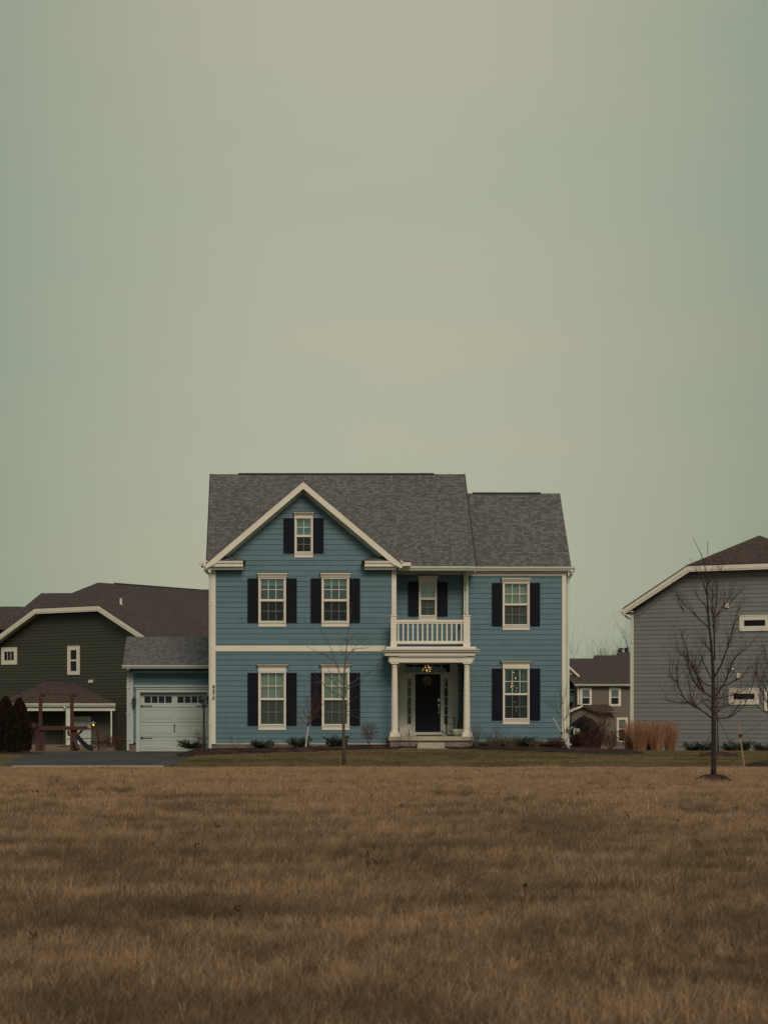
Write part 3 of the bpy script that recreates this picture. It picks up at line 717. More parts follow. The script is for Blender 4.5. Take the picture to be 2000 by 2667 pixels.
for s_ in (S1, S2):   # panel under each sidelight
    t.box(s_[0] - .05, s_[1] + .05, 0, .02, .75, s_[2] - .06, DR)
t.build('door_casing', WHITE, H)
for s_ in (S1, S2):
    k = MB(); nn_ = 5
    for i in range(nn_ + 1):
        zz = s_[2] + (s_[3] - s_[2]) * i / nn_; k.box(s_[0] - .0, s_[1] + .0, -.05, -.01, zz - .015, zz + .015, DR)
    k.box(s_[0], s_[0] + .012, -.05, -.01, s_[2], s_[3], DR); k.box(s_[1] - .012, s_[1], -.05, -.01, s_[2], s_[3], DR)
    so_ = k.build('sidelight', TRIM, H)
    g_ = MB(); g_.quad(*[DR.w(p) for p in ((s_[0], -.03, s_[2]), (s_[1], -.03, s_[2]), (s_[1], -.03, s_[3]), (s_[0], -.03, s_[3]))]); g_.build('pane', GLASSP, so_)
k = MB(); k.box(T_[0], T_[1], -.05, -.01, T_[2] - .0, T_[2] + .018, DR)
for xx in (303, 375, 448, 518): a = DR.loc(q4(xx, 0)[0], 1740)[0]; k.box(a - .014, a + .014, -.05, -.01, T_[2], T_[3], DR)
to = k.build('transom', TRIM, H); g_ = MB(); g_.quad(*[DR.w(p) for p in ((T_[0], -.03, T_[2]), (T_[1], -.03, T_[2]), (T_[1], -.03, T_[3]), (T_[0], -.03, T_[3]))]); g_.build('pane', GLASSP, to)
d = MB(); d.box(D_[0], D_[1], -.08, -.03, D_[2], D_[3], DR); dwid = D_[1] - D_[0]; dh = D_[3] - D_[2]
for cxx in (.29, .71):
    for (a, b) in ((.10, .36), (.42, .72), (.78, .93)):
        x0 = D_[0] + dwid * (cxx - .16); x1 = D_[0] + dwid * (cxx + .16)
        d.box(x0 + .03, x1 - .03, -.03, -.018, D_[2] + dh * a + .03, D_[2] + dh * b - .03, DR)
        for (p0, p1, r0, r1) in ((x0, x1, dh * a, dh * a + .012), (x0, x1, dh * b - .012, dh * b), (x0, x0 + .012, dh * a, dh * b), (x1 - .012, x1, dh * a, dh * b)):
            d.box(p0, p1, -.03, -.022, D_[2] + r0, D_[2] + r1, DR)
DO = d.build('front_door', DOORP, H)
m = MB(); hx, hz = DR.loc(*q4(500, 640)); m.box(hx - .03, hx + .03, -.03, -.012, hz + .28, hz + .40, DR); m.build('door_lock', m_plain('nickel', (.55, .55, .55), .3, .05, 3, metal=.6), DO); m = MB(); m.box(hx - .028, hx + .028, -.03, -.012, hz + .10, hz + .20, DR)
m.tube([DR.w((hx, -.02, hz + .12)), DR.w((hx, .03, hz + .10)), DR.w((hx, .035, hz - .05)), DR.w((hx, -.01, hz - .10))], .011, 6)
m.box(hx - .022, hx + .022, -.03, -.012, hz - .14, hz - .08, DR)
m.build('door_handle', m_plain('nickel', (.55, .55, .55), .3, .05, 3, metal=.6), DO)
# porch floor, brick face, ceiling
pl, pr_ = P(1011, 0, 65).x, P(1232, 0, 65).x
m = MB(); m.box(pl, pr_, 64.75, 68.95, .48, .61); m.build('porch_floor', CONC, H)
m = MB(); m.box(pl + .05, pr_ - .05, 64.82, 66.5, 0, .48); m.build('porch_base', STONE, H)
m = MB(); m.box(xc, 6.5, 64.9, 68.3, 3.30, 3.34); m.build('porch_ceiling', TRIM, H)
m = MB(); a, b, z0, z1 = Frame((0, 64.2, 0)).rect(1087, 1934.6, 1158, 1953.5); m.box(a, b, 64.2, 64.75, .05, z1); tag(m.build('entry_step', CONC, H))
m = MB(); m.box(P(1040, 0, 64).x, P(1165, 0, 64).x, 63.70, 64.22, .12, .222); tag(m.build('walkway', CONC), kind='structure')
# portico: beam, cornice, flat roof
def pf(mb, x0, y0, x1, y1, d0, d1): PF.bx(mb, *q4(x0, y0), *q4(x1, y1), d0, d1)
m = MB(); pf(m, 103, 208, 772, 262, -.30, .05); m.box(*sorted((PF.loc(q4(103, 0)[0], 1)[0], PF.loc(q4(103, 0)[0], 1)[0] + .30)), -1.0, -.3, 3.13, 3.5, PF)
x1_ = PF.loc(q4(772, 0)[0], 1)[0]; m.box(x1_ - .3, x1_, -1.8, -.3, 3.13, 3.5, PF)
m.build('portico_beam', TRIM, H)
m = MB(); pf(m, 70, 178, 790, 208, -1.0, .14); pf(m, 80, 135, 795, 156, -1.0, .12); m.box(PF.loc(q4(70,0)[0], 1)[0] + .05, PF.loc(q4(790,0)[0], 1)[0] - .05, -1.6, -1.0, 3.47, 3.66, PF)
m.build('portico_cornice', TRIM, H)
a = P(*q4(45, 180), 64.9); b = P(*q4(822, 180), 64.9)
gutter('gutter', H, (a.x, 64.87, a.z), (b.x, 64.87, a.z), P(0, q4(0, 154)[1], 64.9).z - a.z, .13)
m = MB(); m.tube([P(*q4(775, 178), 64.95), P(*q4(778, 200), 64.95), P(*q4(776, 240), 64.97), P(*q4(760, 262), 65.05)], .035, 6); m.build('downspout', GUT, H)
# columns
for (c0, c1, dmy) in ((115, 180, 0), (694, 756, 0)):
    cxp, _ = q4((c0 + c1) / 2, 0); base = P(cxp, 1918.6, 65.0); x = base.x; m = MB(); zt_ = P(0, q4(0, 262)[1], 65).z; hh = zt_ - .61
    prof = [(.155, .12), (.155, .15), (.125, .17), (.125, .2)]
    rb, rt = .118, .092
    prof += [(rb - (rb - rt) * (k / 10) ** 1.6, .2 + (hh - .36) * k / 10) for k in range(11)]
    prof += [(rt + .02, hh - .15), (rt + .02, hh - .135), (rt, hh - .13), (rt, hh - .08), (rt + .03, hh - .06), (rt + .035, hh - .05)]
    m.lathe((x, 65.1, .61), prof, 24); m.box(x - .165, x + .165, 64.935, 65.265, .61, .73); m.box(x - .14, x + .14, 64.96, 65.24, zt_ - .05, zt_ + .005)
    m.build('column', TRIM, H)
# balcony
m = MB()
BF = Frame((0, 65.25, 0))
for (p0, p1) in ((52, 103), (632, 690)):
    m = MB(); a, b, z0, z1 = BF.rect(*q2(p0 + 3, 1243), *q2(p1 - 3, 1487)); m.box(a, b, -.2, 0, z0, z1, BF)
    m.box(a - .012, b + .012, -.21, .014, z0, z0 + .14, BF); m.box(a - .018, b + .018, -.22, .02, z1, z1 + .035, BF); m.build('balcony_post', TRIM, H)
m = MB(); a, b, z0, z1 = BF.rect(*q2(103, 1271), *q2(633, 1298)); m.box(a - .05, b + .05, -.13, -.05, z0 + .03, z1, BF); m.box(a - .02, b + .02, -.11, -.07, z0 - .02, z0 + .03, BF)
a, b, zz0, zz1 = BF.rect(*q2(103, 1441), *q2(633, 1464)); m.box(a - .02, b + .02, -.12, -.06, zz0, zz1, BF)
# the side rails running back to the wall
for xx in (a - .06, b + .06): m.box(xx - .03, xx + .03, -1.7, -.2, z0, z1, BF); m.box(xx - .025, xx + .025, -1.7, -.2, zz0, zz1, BF)
RL = m.build('balcony_railing', TRIM, H)
for i in range(14):
    xx = a + .055 + (b - a - .11) * i / 13; m = MB(); m.box(xx - .022, xx + .022, -.115, -.065, zz1, z0 - .02, BF); m.build('baluster', TRIM, RL)
m = MB(); m.box(a - .35, b + .3, -1.6, -.02, 3.665, 3.70, BF); m.build('balcony_deck', VENT, H)

# garage ---------------------------------------------------------------------------
gl = GA.loc(336, 1800)[0]; gr = GA.loc(549, 1800)[0] + .2
def q6(x, y): return 330 + x * .13863, 1740 + y * .13863
gd = GA.rect(*q6(258, 460), *q6(1515, 1565)); gzb = .03
s = MB(); siding(s, GA, [(gl, gzb + .3), (gr, gzb + .3), (gr, 3.1), (gl, 3.1)], [(gd[0] - .1, gd[1] + .12, -1, gd[3] + .12)])
s.build('wall', BLUE, H)
s = MB(); siding(s, Frame((gl, YGA, 0), R(-90)), [(-5, .2), (0, .2), (0, 3.1), (-5, 3.1)]); s.build('wall', BLUE, H)
m = MB(); m.box(gl + .03, xl, 70.2, 70.25, 0, 3.1); m.build('interior', INT, H)
m = MB(); GA.bx(m, *q6(35, 1440), *q6(178, 1580), -.05, .03); m.build('foundation', BRICK, H)
m = MB(); GA.bx(m, *q6(45, 80), *q6(128, 1425), -.05, .05); GA.bx(m, *q6(128, 58), *q6(1580, 88), -.04, .045); m.build('corner_board', TRIMW, H)
m = MB(); GA.bx(m, *q6(180, 455), *q6(257, 1578), -.12, .06); GA.bx(m, *q6(1515, 455), *q6(1592, 1530), -.12, .06); GA.bx(m, *q6(178, 392), *q6(1570, 456), -.12, .065)
GA.bx(m, *q6(158, 352), *q6(1560, 392), -.02, .10); GA.bx(m, *q6(142, 326), *q6(1560, 352), -.02, .15); m.build('garage_door_casing', TRIMW, H)
# sectional door
g = MB(); pans = []
for (a, b) in ((335, 848), (955, 1468)):
    for i in range(4): w4 = (b - a) / 4; pans.append(GA.rect(*q6(a + w4 * i + (8 if i else 0), 530), *q6(a + w4 * (i + 1) - (8 if i < 3 else 0), 655)))
wallgrid(g, GA, gd[0] - .02, gd[1] + .02, gd[2], gd[3] + .02, pans, -.20, -.13)
for (a, b) in ((780, 960), (1065, 1240), (1345, 1520)):
    for (c, d_) in ((290, 862), (942, 1500)):
        x0, x1, z0, z1 = GA.rect(*q6(c, a), *q6(d_, b)); t2 = .022
        for (p0, p1, r0, r1) in ((x0, x1, z0, z0 + t2), (x0, x1, z1 - t2, z1), (x0, x0 + t2, z0 + t2, z1 - t2), (x1 - t2, x1, z0 + t2, z1 - t2)): g.box(p0, p1, -.13, -.118, r0, r1, GA)
        g.box(x0 + .06, x1 - .06, -.13, -.120, z0 + .05, z1 - .05, GA)
GD = g.build('garage_door', TRIMW, H)
m = MB()
for yy in (735, 1012, 1292): x0, x1, z0, z1 = GA.rect(*q6(262, yy), *q6(1512, yy + 8)); m.box(x0, x1, -.131, -.1285, z0, z1, GA)
m.build('section_joint', VENT, GD)
for i, p in enumerate(pans):
    m = MB(); m.quad(*[GA.w(c) for c in ((p[0], -.17, p[2]), (p[1], -.17, p[2]), (p[1], -.17, p[3]), (p[0], -.17, p[3]))]); m.build('pane', DARKG, GD)
for (a, b, yy) in ((285, 487, 710), (285, 487, 1316), (1315, 1505, 713), (1315, 1505, 1320)):
    m = MB(); x0, x1, z0, z1 = GA.rect(*q6(a, yy - 5), *q6(b, yy + 5)); m.box(x0, x1, -.128, -.105, z0 , z1, GA); e1 = x0 if a < 600 else x1
    m.box(e1 - .03, e1 + .03, -.128, -.10, z0 - .02, z1 + .02, GA); m.build('strap_hinge', BLACK, GD)
m = MB(); x0, z1 = GA.loc(*q6(900, 1070)); z0 = GA.loc(*q6(900, 1200))[1]; m.tube([GA.w((x0, -.12, z1)), GA.w((x0, -.06, z1 - .03)), GA.w((x0, -.06, z0 + .03)), GA.w((x0, -.12, z0))], .014, 6)
m.box(x0 - .025, x0 + .025, -.128, -.11, z1 - .04, z1 + .02, GA); m.box(x0 - .02, x0 + .02, -.128, -.11, z0 - .01, z0 + .03, GA); m.build('door_handle', BLACK, GD)
# garage roof
gx0 = -5.42; gy = 68.40; gez = 3.13; gry, grz = 70.4, 4.20
slab('garage_roof', [(gx0, gy, gez + .0), (xl + .0, gy, gez), (xl, gry, grz), (gx0, gry, grz)], .06, SHL, H)
slab('garage_roof', [(gx0, 74, 2.9), (xl, 74, 2.9), (xl, gry + .01, grz), (gx0, gry + .01, grz)], .06, SHL, H)
m = MB(); m.prism([(gl + .02, 69.05, .1), (gl + .02, 73.9, .1), (gl + .02, 73.9, 2.85), (gl + .02, gry, grz - .1), (gl + .02, 69.05, gez + .1)], (.05, 0, 0)); m.build('garage_gable', BLUE, H)
a = P(318.5, 1741, 68.40); gutter('gutter', H, (a.x, 68.45, a.z), (xl - .01, 68.45, a.z), .115, .14)
m = MB(); m.box(gl - .1, xl, 68.45, 69.0, a.z - .01, a.z + .02); m.build('soffit', GUT, H)
spout(H, [P(334, 1741, 68.4), P(333.5, 1752, 68.8), P(334, 1762, 68.9), P(334, 1955, 68.9)], .045, TRIMW)

# wall lanterns by the garage door
def wall_lantern(px, py, Y, label):
    c = P(px, py, Y); t = thing('wall_lantern', c, label, 'lantern', 'wall lanterns beside the garage door')
    m = MB(); m.lathe(c + Vector((0, -.14, 0)), [(.012, .20), (.02, .17), (.05, .13), (.095, .09), (.098, .078), (.075, .075)], 6)
    m.lathe(c + Vector((0, -.14, 0)), [(.045, -.15), (.05, -.13), (.055, -.12)], 6)
    for k in range(6):
        a = math.pi / 3 * k; ca, sa = math.cos(a), math.sin(a)
        m.tube([c + Vector((.075 * ca, -.14 + .075 * sa, .08)), c + Vector((.05 * ca, -.14 + .05 * sa, -.13))], .006, 4)
    m.lathe(c + Vector((0, -.14, 0)), [(.008, -.2), (.02, -.17), (.02, -.15)], 6)
    m.tube([c + Vector((0, 0, .05)), c + Vector((0, -.05, .24)), c + Vector((0, -.14, .2))], .01, 6)
    m.box(c.x - .05, c.x + .05, c.y - .02, c.y, c.z - .06, c.z + .12); m.build('bracket', BLACK, t)
    m = MB(); m.lathe(c + Vector((0, -.14, 0)), [(.045, -.115), (.068, .07)], 6); m.build('lantern_glass', GLASS, t)
wall_lantern(*q6(147, 640), 68.95, 'small green-black wall lantern left of the white garage door')
wall_lantern(*q6(1548, 600), 68.93, 'wall lantern right of the garage door, half behind the lamp post')

# ------------------------------------------------------------------ green house at left (gable end turned towards us)
def window_simple(house, fr, outer, glasses, mat=DARKG, trim=TRIM, divide=0):
    m = MB(); o = fr.rect(*outer); gs = [fr.rect(*g) for g in glasses]
    wallgrid(m, fr, o[0], o[1], o[2], o[3], gs, 0, .06); m.box(o[0], o[1], .06, .075, o[3] - .04, o[3], fr)
    W = m.build('window', trim, house)
    for i, g in enumerate(gs):
        m = MB(); m.quad(*[fr.w(c) for c in ((g[0], .03, g[2]), (g[1], .03, g[2]), (g[1], .03, g[3]), (g[0], .03, g[3]))])
        m.build('pane', mat[i] if isinstance(mat, (list, tuple)) else mat, W)
        if divide:
            m = MB()
            for k in range(1, divide): xx = g[0] + (g[1] - g[0]) * k / divide; m.box(xx - .012, xx + .012, .03, .045, g[2], g[3], fr)
            m.build('glazing_bar', trim, W)
    return W
YL = 108.0
GH = thing('house', P(160, 1957, 112), 'dark olive-green sided house with brown roof behind the red playset', 'house', 'neighbouring houses')
yawL = R(-38); gh = Frame(P(258, 1957, YL) * Vector((1, 1, 1)) if False else Vector(P(258, 1957, YL)), yawL)
gh = Frame((gh.O.x, gh.O.y, 0), yawL); gb = gz(gh.O.x, YL) - .1
def L(px, py): return gh.loc(px, py)
pts = {k: L(*v) for k, v in dict(a=(0, 1676), b=(96, 1593), c=(262, 1584), d=(380, 1667)).items()}
uL = pts['a'][0] - 1.5; slopeL = (pts['b'][1] - pts['a'][1]) / (pts['b'][0] - pts['a'][0])
zLeft = pts['a'][1] - 1.5 * slopeL; uR = pts['d'][0] + .2; zR = pts['d'][1] - .1; zc_ = (pts['b'][1] + pts['c'][1]) / 2
s = MB(); siding(s, gh, [(uL, gb), (uR, gb), (uR, zR), (pts['c'][0], zc_), (pts['b'][0], zc_), (uL, zLeft)], [], .18, .022); s.build('wall', GREEN, GH)
def fw(fr, u, d, z): return fr.w((u, d, z))
def jerkin(fr, uA, zA, uB, uC, zC, uD, zD, over, back, rise, length, house, mat, trim, tw=.28):
    """roof with a clipped gable: A-B slope, B-C clip, C-D slope; hip apex `back` behind at zC+rise"""
    um = (uB + uC) / 2
    A, B, C, D = fw(fr, uA, over, zA), fw(fr, uB, over, zC), fw(fr, uC, over, zC), fw(fr, uD, over, zD)
    A2, D2 = fw(fr, uA, -length, zA), fw(fr, uD, -length, zD); E = fw(fr, um, -back, zC + rise); E2 = fw(fr, um, -length, zC + rise)
    slab('roof', [B, C, E], .06, mat, house)
    slab('roof', [A, B, E, E2, A2], .06, mat, house); slab('roof', [C, D, D2, E2, E], .06, mat, house)
    m = MB(); dn = Vector((0, 0, -.06)); dd = Vector((0, 0, -.06 - tw)); th = -fr.n * .05
    m.prism([A + dn, B + dn, B + dd * .95 + fr.u * .09, A + dd], th); m.prism([B + dn, C + dn, C + dd * .95 - fr.u * .09, B + dd * .95 + fr.u * .09], th); m.prism([C + dn, D + dn, D + dd, C + dd * .95 - fr.u * .09], th)
    m.build('rake_board', trim, house)
    m = MB(); th = -fr.n * (over + .02)
    for p, q in ((A, B), (B, C), (C, D)):
        m.prism([p + Vector((0, 0, -tw * .9)), q + Vector((0, 0, -tw * .9)), q + Vector((0, 0, -tw * .9 - .03)), p + Vector((0, 0, -tw * .9 - .03))], th)
    m.build('soffit', GUT, house)
    return A, B, C, D, E, E2
la, lb, lc, ld = [gh.loc(*v, .55) for v in ((0, 1650), (90, 1583), (258, 1576), (378, 1655))]
sl_ = (lb[1] - la[1]) / (lb[0] - la[0])
uA = la[0] - 2; zA = la[1] - 2 * sl_; clipz = (lb[1] + lc[1]) / 2
sr = (clipz - ld[1]) / (ld[0] - lc[0])
jr = jerkin(gh, uA, zA, lb[0], lc[0], clipz, ld[0] + 1.6, ld[1] - 1.6 * sr, .55, 2.1, 1.50, 13.5, GH, SHB, TRIM, .30)
vent_strip(GH, jr[4] + (jr[5] - jr[4]) * .12 + Vector((0, 0, .05)), jr[4] + (jr[5] - jr[4]) * .97 + Vector((0, 0, .05)))
# cross roof behind it, and a lower one further left
def hipblock(pts, base, house, mat):
    """ridge points at the top, eave rectangle below: convex hull solid"""
    bm = bmesh.new()
    for p in list(pts) + list(base): bm.verts.new(p)
    bmesh.ops.convex_hull(bm, input=bm.verts); m = MB(); bm.verts.index_update()
    m.v = [v.co.copy() for v in bm.verts]; bm.verts.ensure_lookup_table(); bm.faces.ensure_lookup_table()
    m.f = [tuple(v.index for v in f_.verts) for f_ in bm.faces]; bm.free(); return m.build('roof', mat, house)
a, b = P(108, 1545, 117), P(214, 1538, 117); b.z = a.z
hipblock([a, b], [P(-8, 1640, 112.6), P(250, 1640, 112.6), P(-8, 1640, 121) , P(250, 1640, 121)], GH, SHB)
vent_strip(GH, a + (b - a) * .18, a + (b - a) * .85)
a2, b2 = P(-60, 1580, 120), P(62, 1580, 120)
hipblock([a2, b2], [P(-120, 1660, 117), P(120, 1660, 117), P(-120, 1660, 125), P(120, 1660, 125)], GH, SHB)
vent_strip(GH, P(12, 1580, 120), P(50, 1580, 120))
c1_ = P(372, 1538, 118); hipblock([P(420, 1535, 118) * 1.0, P(560, 1535, 118)], [P(330, 1640, 114.5), P(600, 1640, 114.5), P(330, 1640, 124), P(600, 1640, 124)], GH, SHB)
m = MB(); m.box(P(340, 0, 116).x, P(600, 0, 116).x, 115.2, 123, gb, P(0, 1640, 114.5).z); m.box(P(-100, 0, 118).x, P(240, 0, 118).x, 118, 124, gb, P(0, 1650, 118).z); m.build('rear_wall', GREEN, GH)
window_simple(GH, gh, (6, 1686, 46, 1731), [(13.5, 1697, 39, 1720)], DARKG, divide=3)
window_simple(GH, gh, (178, 1682, 209.3, 1757.5), [(185.7, 1693, 202, 1718), (185.7, 1722, 202, 1748)])
m = MB(); gh.bx(m, 232, 1770.5, 240, 1778, 0, .10); gh.bx(m, 230.5, 1772, 241, 1779, 0, .05); m.build('wall_vent', TRIM, GH)
m = MB(); _n = (jr[3] - jr[2]).cross(jr[4] - jr[2]); _c = Vector((0, 0, CH)); _r = P(315.5, 1573, 1.0) - _c; p = _c + _r * ((jr[2] - _c).dot(_n) / _r.dot(_n)); m.tube([p, p + Vector((0, 0, .32))], .07, 8); m.tube([p - Vector((0, 0, .12)), p], .1, 8); m.build('roof_pipe', TRIM, GH)
# porch in front of it: hipped roof on posts, with a back door
GP = Frame((0, 104.0, 0)); z_e = P(0, 1832, 103).z; z_p = P(0, 1772, 105).z
hipblock([P(135, 1772, 106.5), P(190, 1776, 106.5)], [Vector((P(-10, 0, 103).x, 103, z_e)), Vector((P(302, 0, 103).x, 103, z_e)), Vector((P(-10, 0, 111).x, 111, z_e)), Vector((P(302, 0, 108).x, 108, z_e))], GH, SHR)
vent_strip(GH, P(144, 1775, 106.4), P(188, 1775, 106.4))
gutter('gutter', GH, (P(-10, 0, 103).x, 103.05, z_e - .17), (P(302, 0, 103).x, 103.05, z_e - .17), .17, .15)
m = MB(); m.box(P(-10, 0, 103).x + .2, P(300, 0, 103).x, 103.1, 103.3, z_e - .4, z_e - .15); m.build('porch_beam', GUT, GH)
m = MB(); m.box(P(173, 0, 103.2).x, P(185.5, 0, 103.2).x, 103.1, 103.4, gb, z_e - .4); m.build('porch_post', GUT, GH)
m = MB(); m.box(P(289.5, 0, 103.2).x, P(293, 0, 103.2).x, 103.1, 103.2, gb, z_e - .4); m.build('porch_post', GUT, GH)
spout(GH, [P(166, 1836, 103), P(170, 1843, 103), P(176, 1848, 103.05), P(177, 1940, 103.05)], .05)
gpw = Frame((0, 105.5, 0)); s = MB(); siding(s, gpw, [(P(40, 0, 105.5).x, gb), (P(175, 0, 105.5).x, gb), (P(175, 0, 105.5).x, z_e), (P(40, 0, 105.5).x, z_e)], [], .18, .022); s.build('wall', GREEN, GH)
gpd = Frame((0, 104.3, 0)); s = MB(); siding(s, gpd, [(P(175, 0, 106).x, gb), (P(300, 0, 106).x, gb), (P(300, 0, 106).x, z_e), (P(175, 0, 106).x, z_e)], [], .18, .022); s.build('wall', GREEN, GH)
m = MB(); gpd.bx(m, 191, 1866, 238, 1877, 0, .08); gpd.bx(m, 191, 1877, 199, 1957, 0, .07); gpd.bx(m, 230, 1877, 238, 1957, 0, .07); m.build('door_casing', TRIMW, GH)
m = MB(); gpd.bx(m, 199, 1878, 230, 1957, 0, .03)
for (a, b) in ((1884, 1900), (1905, 1926), (1931, 1952)):
    for (c, d_) in ((203, 212.5), (216, 226)): gpd.bx(m, c, a, d_, b, .03, .045)
BD = m.build('back_door', TRIMW, GH); m = MB(); gpd.bx(m, 223, 1932, 226, 1935, .03, .08); m.build('door_handle', BLACK, BD)
m = MB(); m.box(P(60, 0, 103).x, P(300, 0, 103).x, 102.9, 104.25, gb - .2, P(0, 1940, 103).z); m.build('porch_base', BRICK, GH)
pl_ = thing('porch_lamp', P(244, 1886, 104), 'lit porch lamp glowing yellow beside the white back door', 'lamp')
m = MB(); c = P(244, 1885, 104.1); m.lathe(c, [(.05, -.02), (.12, .0), (.13, .08), (.05, .14)], 10); m.tube([c + Vector((0, .15, .05)), c + Vector((0, 0, .05))], .03, 6); m.build('lamp_shade', TRIMW, pl_)
m = MB(); m.lathe(c, [(.02, -.12), (.05, -.09), (.05, -.05), (.03, -.02)], 10); m.build('bulb', m_glow('warm_bulb', (1, .45, .10), 1.6), pl_)

# ------------------------------------------------------------------ grey house at right
RH = thing('house', P(1700, 1955, 81), 'grey lap-sided house with clipped gable and maroon roof at right edge', 'house', 'neighbouring houses')
yawR = R(-26.5); O = P(1642, 1955, 81); rh = Frame((O.x, O.y, 0), yawR); rb_ = gz(O.x, 81) - .15
bcl = rh.loc(1797, 1486); ba = rh.loc(1643, 1598)
s = MB(); uEnd = 9.7; uBr = bcl[0]; slr = (bcl[1] - ba[1]) / (bcl[0] - ba[0])
um_ = rh.loc(1985, 1400)[0]
siding(s, rh, [(0, rb_), (uEnd, rb_), (uEnd, ba[1] + .1), (uEnd - uBr, bcl[1]), (uBr, bcl[1]), (0, ba[1])], [], .18, .019); s.build('wall', GREY, RH)
ra, rb2 = rh.loc(1620, 1584, .45), rh.loc(1789, 1471, .45)
jr = jerkin(rh, ra[0], ra[1], rb2[0], uEnd - rb2[0], rb2[1], uEnd - ra[0], ra[1], .45, 2.4, 1.36, 11, RH, SHR, TRIM, .24)
m = MB(); rh.bx(m, 1641, 1600, 1648.5, 1955, -.04, .05); m.build('corner_board', TRIM, RH)
m = MB(); a = rh.w((ba[0] + .15, .045, ba[1] - .05)); b = rh.w((bcl[0] + .05, .045, bcl[1] - .02)); m.prism([a, b, b - Vector((0, 0, .16)), a - Vector((0, 0, .16))], -rh.n * .05); m.build('frieze_board', GREY, RH)
ge = jr[0]; gutter('gutter', RH, ge - rh.n * 8 + Vector((-.02, 0, -.22)), ge + Vector((-.02, 0, -.22)), .13, .12)
spout(RH, [P(1624, 1594, 80.6), P(1625, 1601, 80.6), P(1633, 1607, 80.8), P(1642.5, 1613, 80.9), P(1643.5, 1624, 80.9), P(1643.5, 1950, 80.9)], .05)
fl = Frame((O.x + .02, O.y, 0), yawR - R(90)); s = MB(); siding(s, fl, [(-10, rb_), (0, rb_), (0, ba[1]), (-10, ba[1])], [], .18, .019); s.build('wall', GREY, RH)
window_simple(RH, rh, (1925, 1602, 2006, 1643.5), [(1937, 1615, 1992.5, 1630.5)])
window_simple(RH, rh, (1897, 1792, 1976, 1835), [(1909, 1806.5, 1964.5, 1821.5)])
window_simple(RH, rh, (1990, 1795, 2030, 1852), [(1997, 1803, 2022, 1845)])
for (x0, y0, x1, y1) in ((1887, 1570, 1896, 1583), (1917, 1753, 1925.5, 1766), (1904, 1740, 1908.5, 1744.5)):
    m = MB(); rh.bx(m, x0, y0, x1, y1, 0, .09); rh.bx(m, x0 - 1, y1 - 2, x1 + 1, y1, 0, .05); m.build('wall_vent', TRIM, RH)
m = MB(); a = rh.w((2.9, -3.0, 9.0)); p = P(1842, 1445, 84); m.tube([p, P(1842, 1411, 84)], .012, 5); m.build('antenna', BLACK, RH)
m = MB(); p = P(1859, 1442, 84.5); m.tube([p - Vector((0, 0, .15)), p], .04, 8); m.build('roof_pipe', BLACK, RH)

# ------------------------------------------------------------------ taupe house far behind, in the gap
YB = 150.0; BH = thing('house', P(1560, 1960, YB), 'taupe house with brown roof seen through the gap right of the blue house', 'house', 'neighbouring houses')
bh = Frame((0, YB, 0)); bb = -1.9
def q7(x, y): return 1460 + x * .1808, 1640 + y * .1808
s = MB(); o = bh.rect(*q7(240, 800), *q7(1300, 1900)); siding(s, bh, [(o[0], bb), (o[1], bb), (o[1], o[3]), (o[0], o[3])], [], .18, .022); s.build('wall', TAUPE, BH)
m = MB(); m.box(o[0] + .02, o[1] - .02, YB + .1, YB + 9, bb, o[3]); m.box(P(1420, 0, 154).x, o[0] + .1, YB + 3.2, YB + 9, bb, o[3]); m.build('rear_wall', TAUPE, BH)
ez = P(0, q7(0, 785)[1], 149.6).z
def roofb(x0, x1, ytop, Yr, x0e=None):
    a, b = P(*q7(x0, ytop), Yr), P(*q7(x1, ytop), Yr); a.z = b.z = P(0, q7(0, ytop)[1], Yr).z
    e0 = P(*q7(x0 if x0e is None else x0e, 0), 149.6).x; e1 = P(*q7(x1, 0), 149.6).x
    slab('roof', [(e0, 149.6, ez), (e1, 149.6, ez), b, a], .08, SHB, BH)
    slab('roof', [(a.x, 2 * Yr - 149.6, ez), (b.x, 2 * Yr - 149.6, ez), b + Vector((0, .01, 0)), a + Vector((0, .01, 0))], .08, SHB, BH)
roofb(-150, 490, 414, 154.4, 190); roofb(480, 830, 368, 155.0); roofb(815, 1300, 326, 155.6)
m = MB(); m.prism([P(*q7(480, 414), 154.4), P(*q7(490, 368), 155.0), P(*q7(490, 368), 155.1), P(*q7(480, 800), 151)], (.06, 0, 0)); m.build('roof_step', SHB, BH)
gutter('gutter', BH, (P(*q7(195, 0), 149.6).x, 149.62, ez - .14), (o[1], 149.62, ez - .14), .14, .14)
m = MB(); bh.bx(m, *q7(240, 800), *q7(262, 1700), 0, .06); m.build('corner_board', TRIM, BH)
window_simple(BH, bh, (*q7(275, 838), *q7(442, 1085)), [(*q7(306, 870), *q7(411, 972)), (*q7(306, 982), *q7(411, 1070))], [BLUEG, DARKG])
window_simple(BH, bh, (*q7(692, 836), *q7(862, 1102)), [(*q7(722, 868), *q7(828, 970)), (*q7(722, 980), *q7(828, 1072))], [BLUEG, DARKG])
window_simple(BH, bh, (*q7(800, 1265), *q7(960, 1620)), [(*q7(832, 1295), *q7(922, 1425)), (*q7(832, 1435), *q7(922, 1600))], [BLUEG, DARKG])
window_simple(BH, bh, (*q7(610, 1297), *q7(728, 1500)), [(*q7(628, 1330), *q7(665, 1480)), (*q7(672, 1330), *q7(706, 1480))], [DARKG, DARKG])
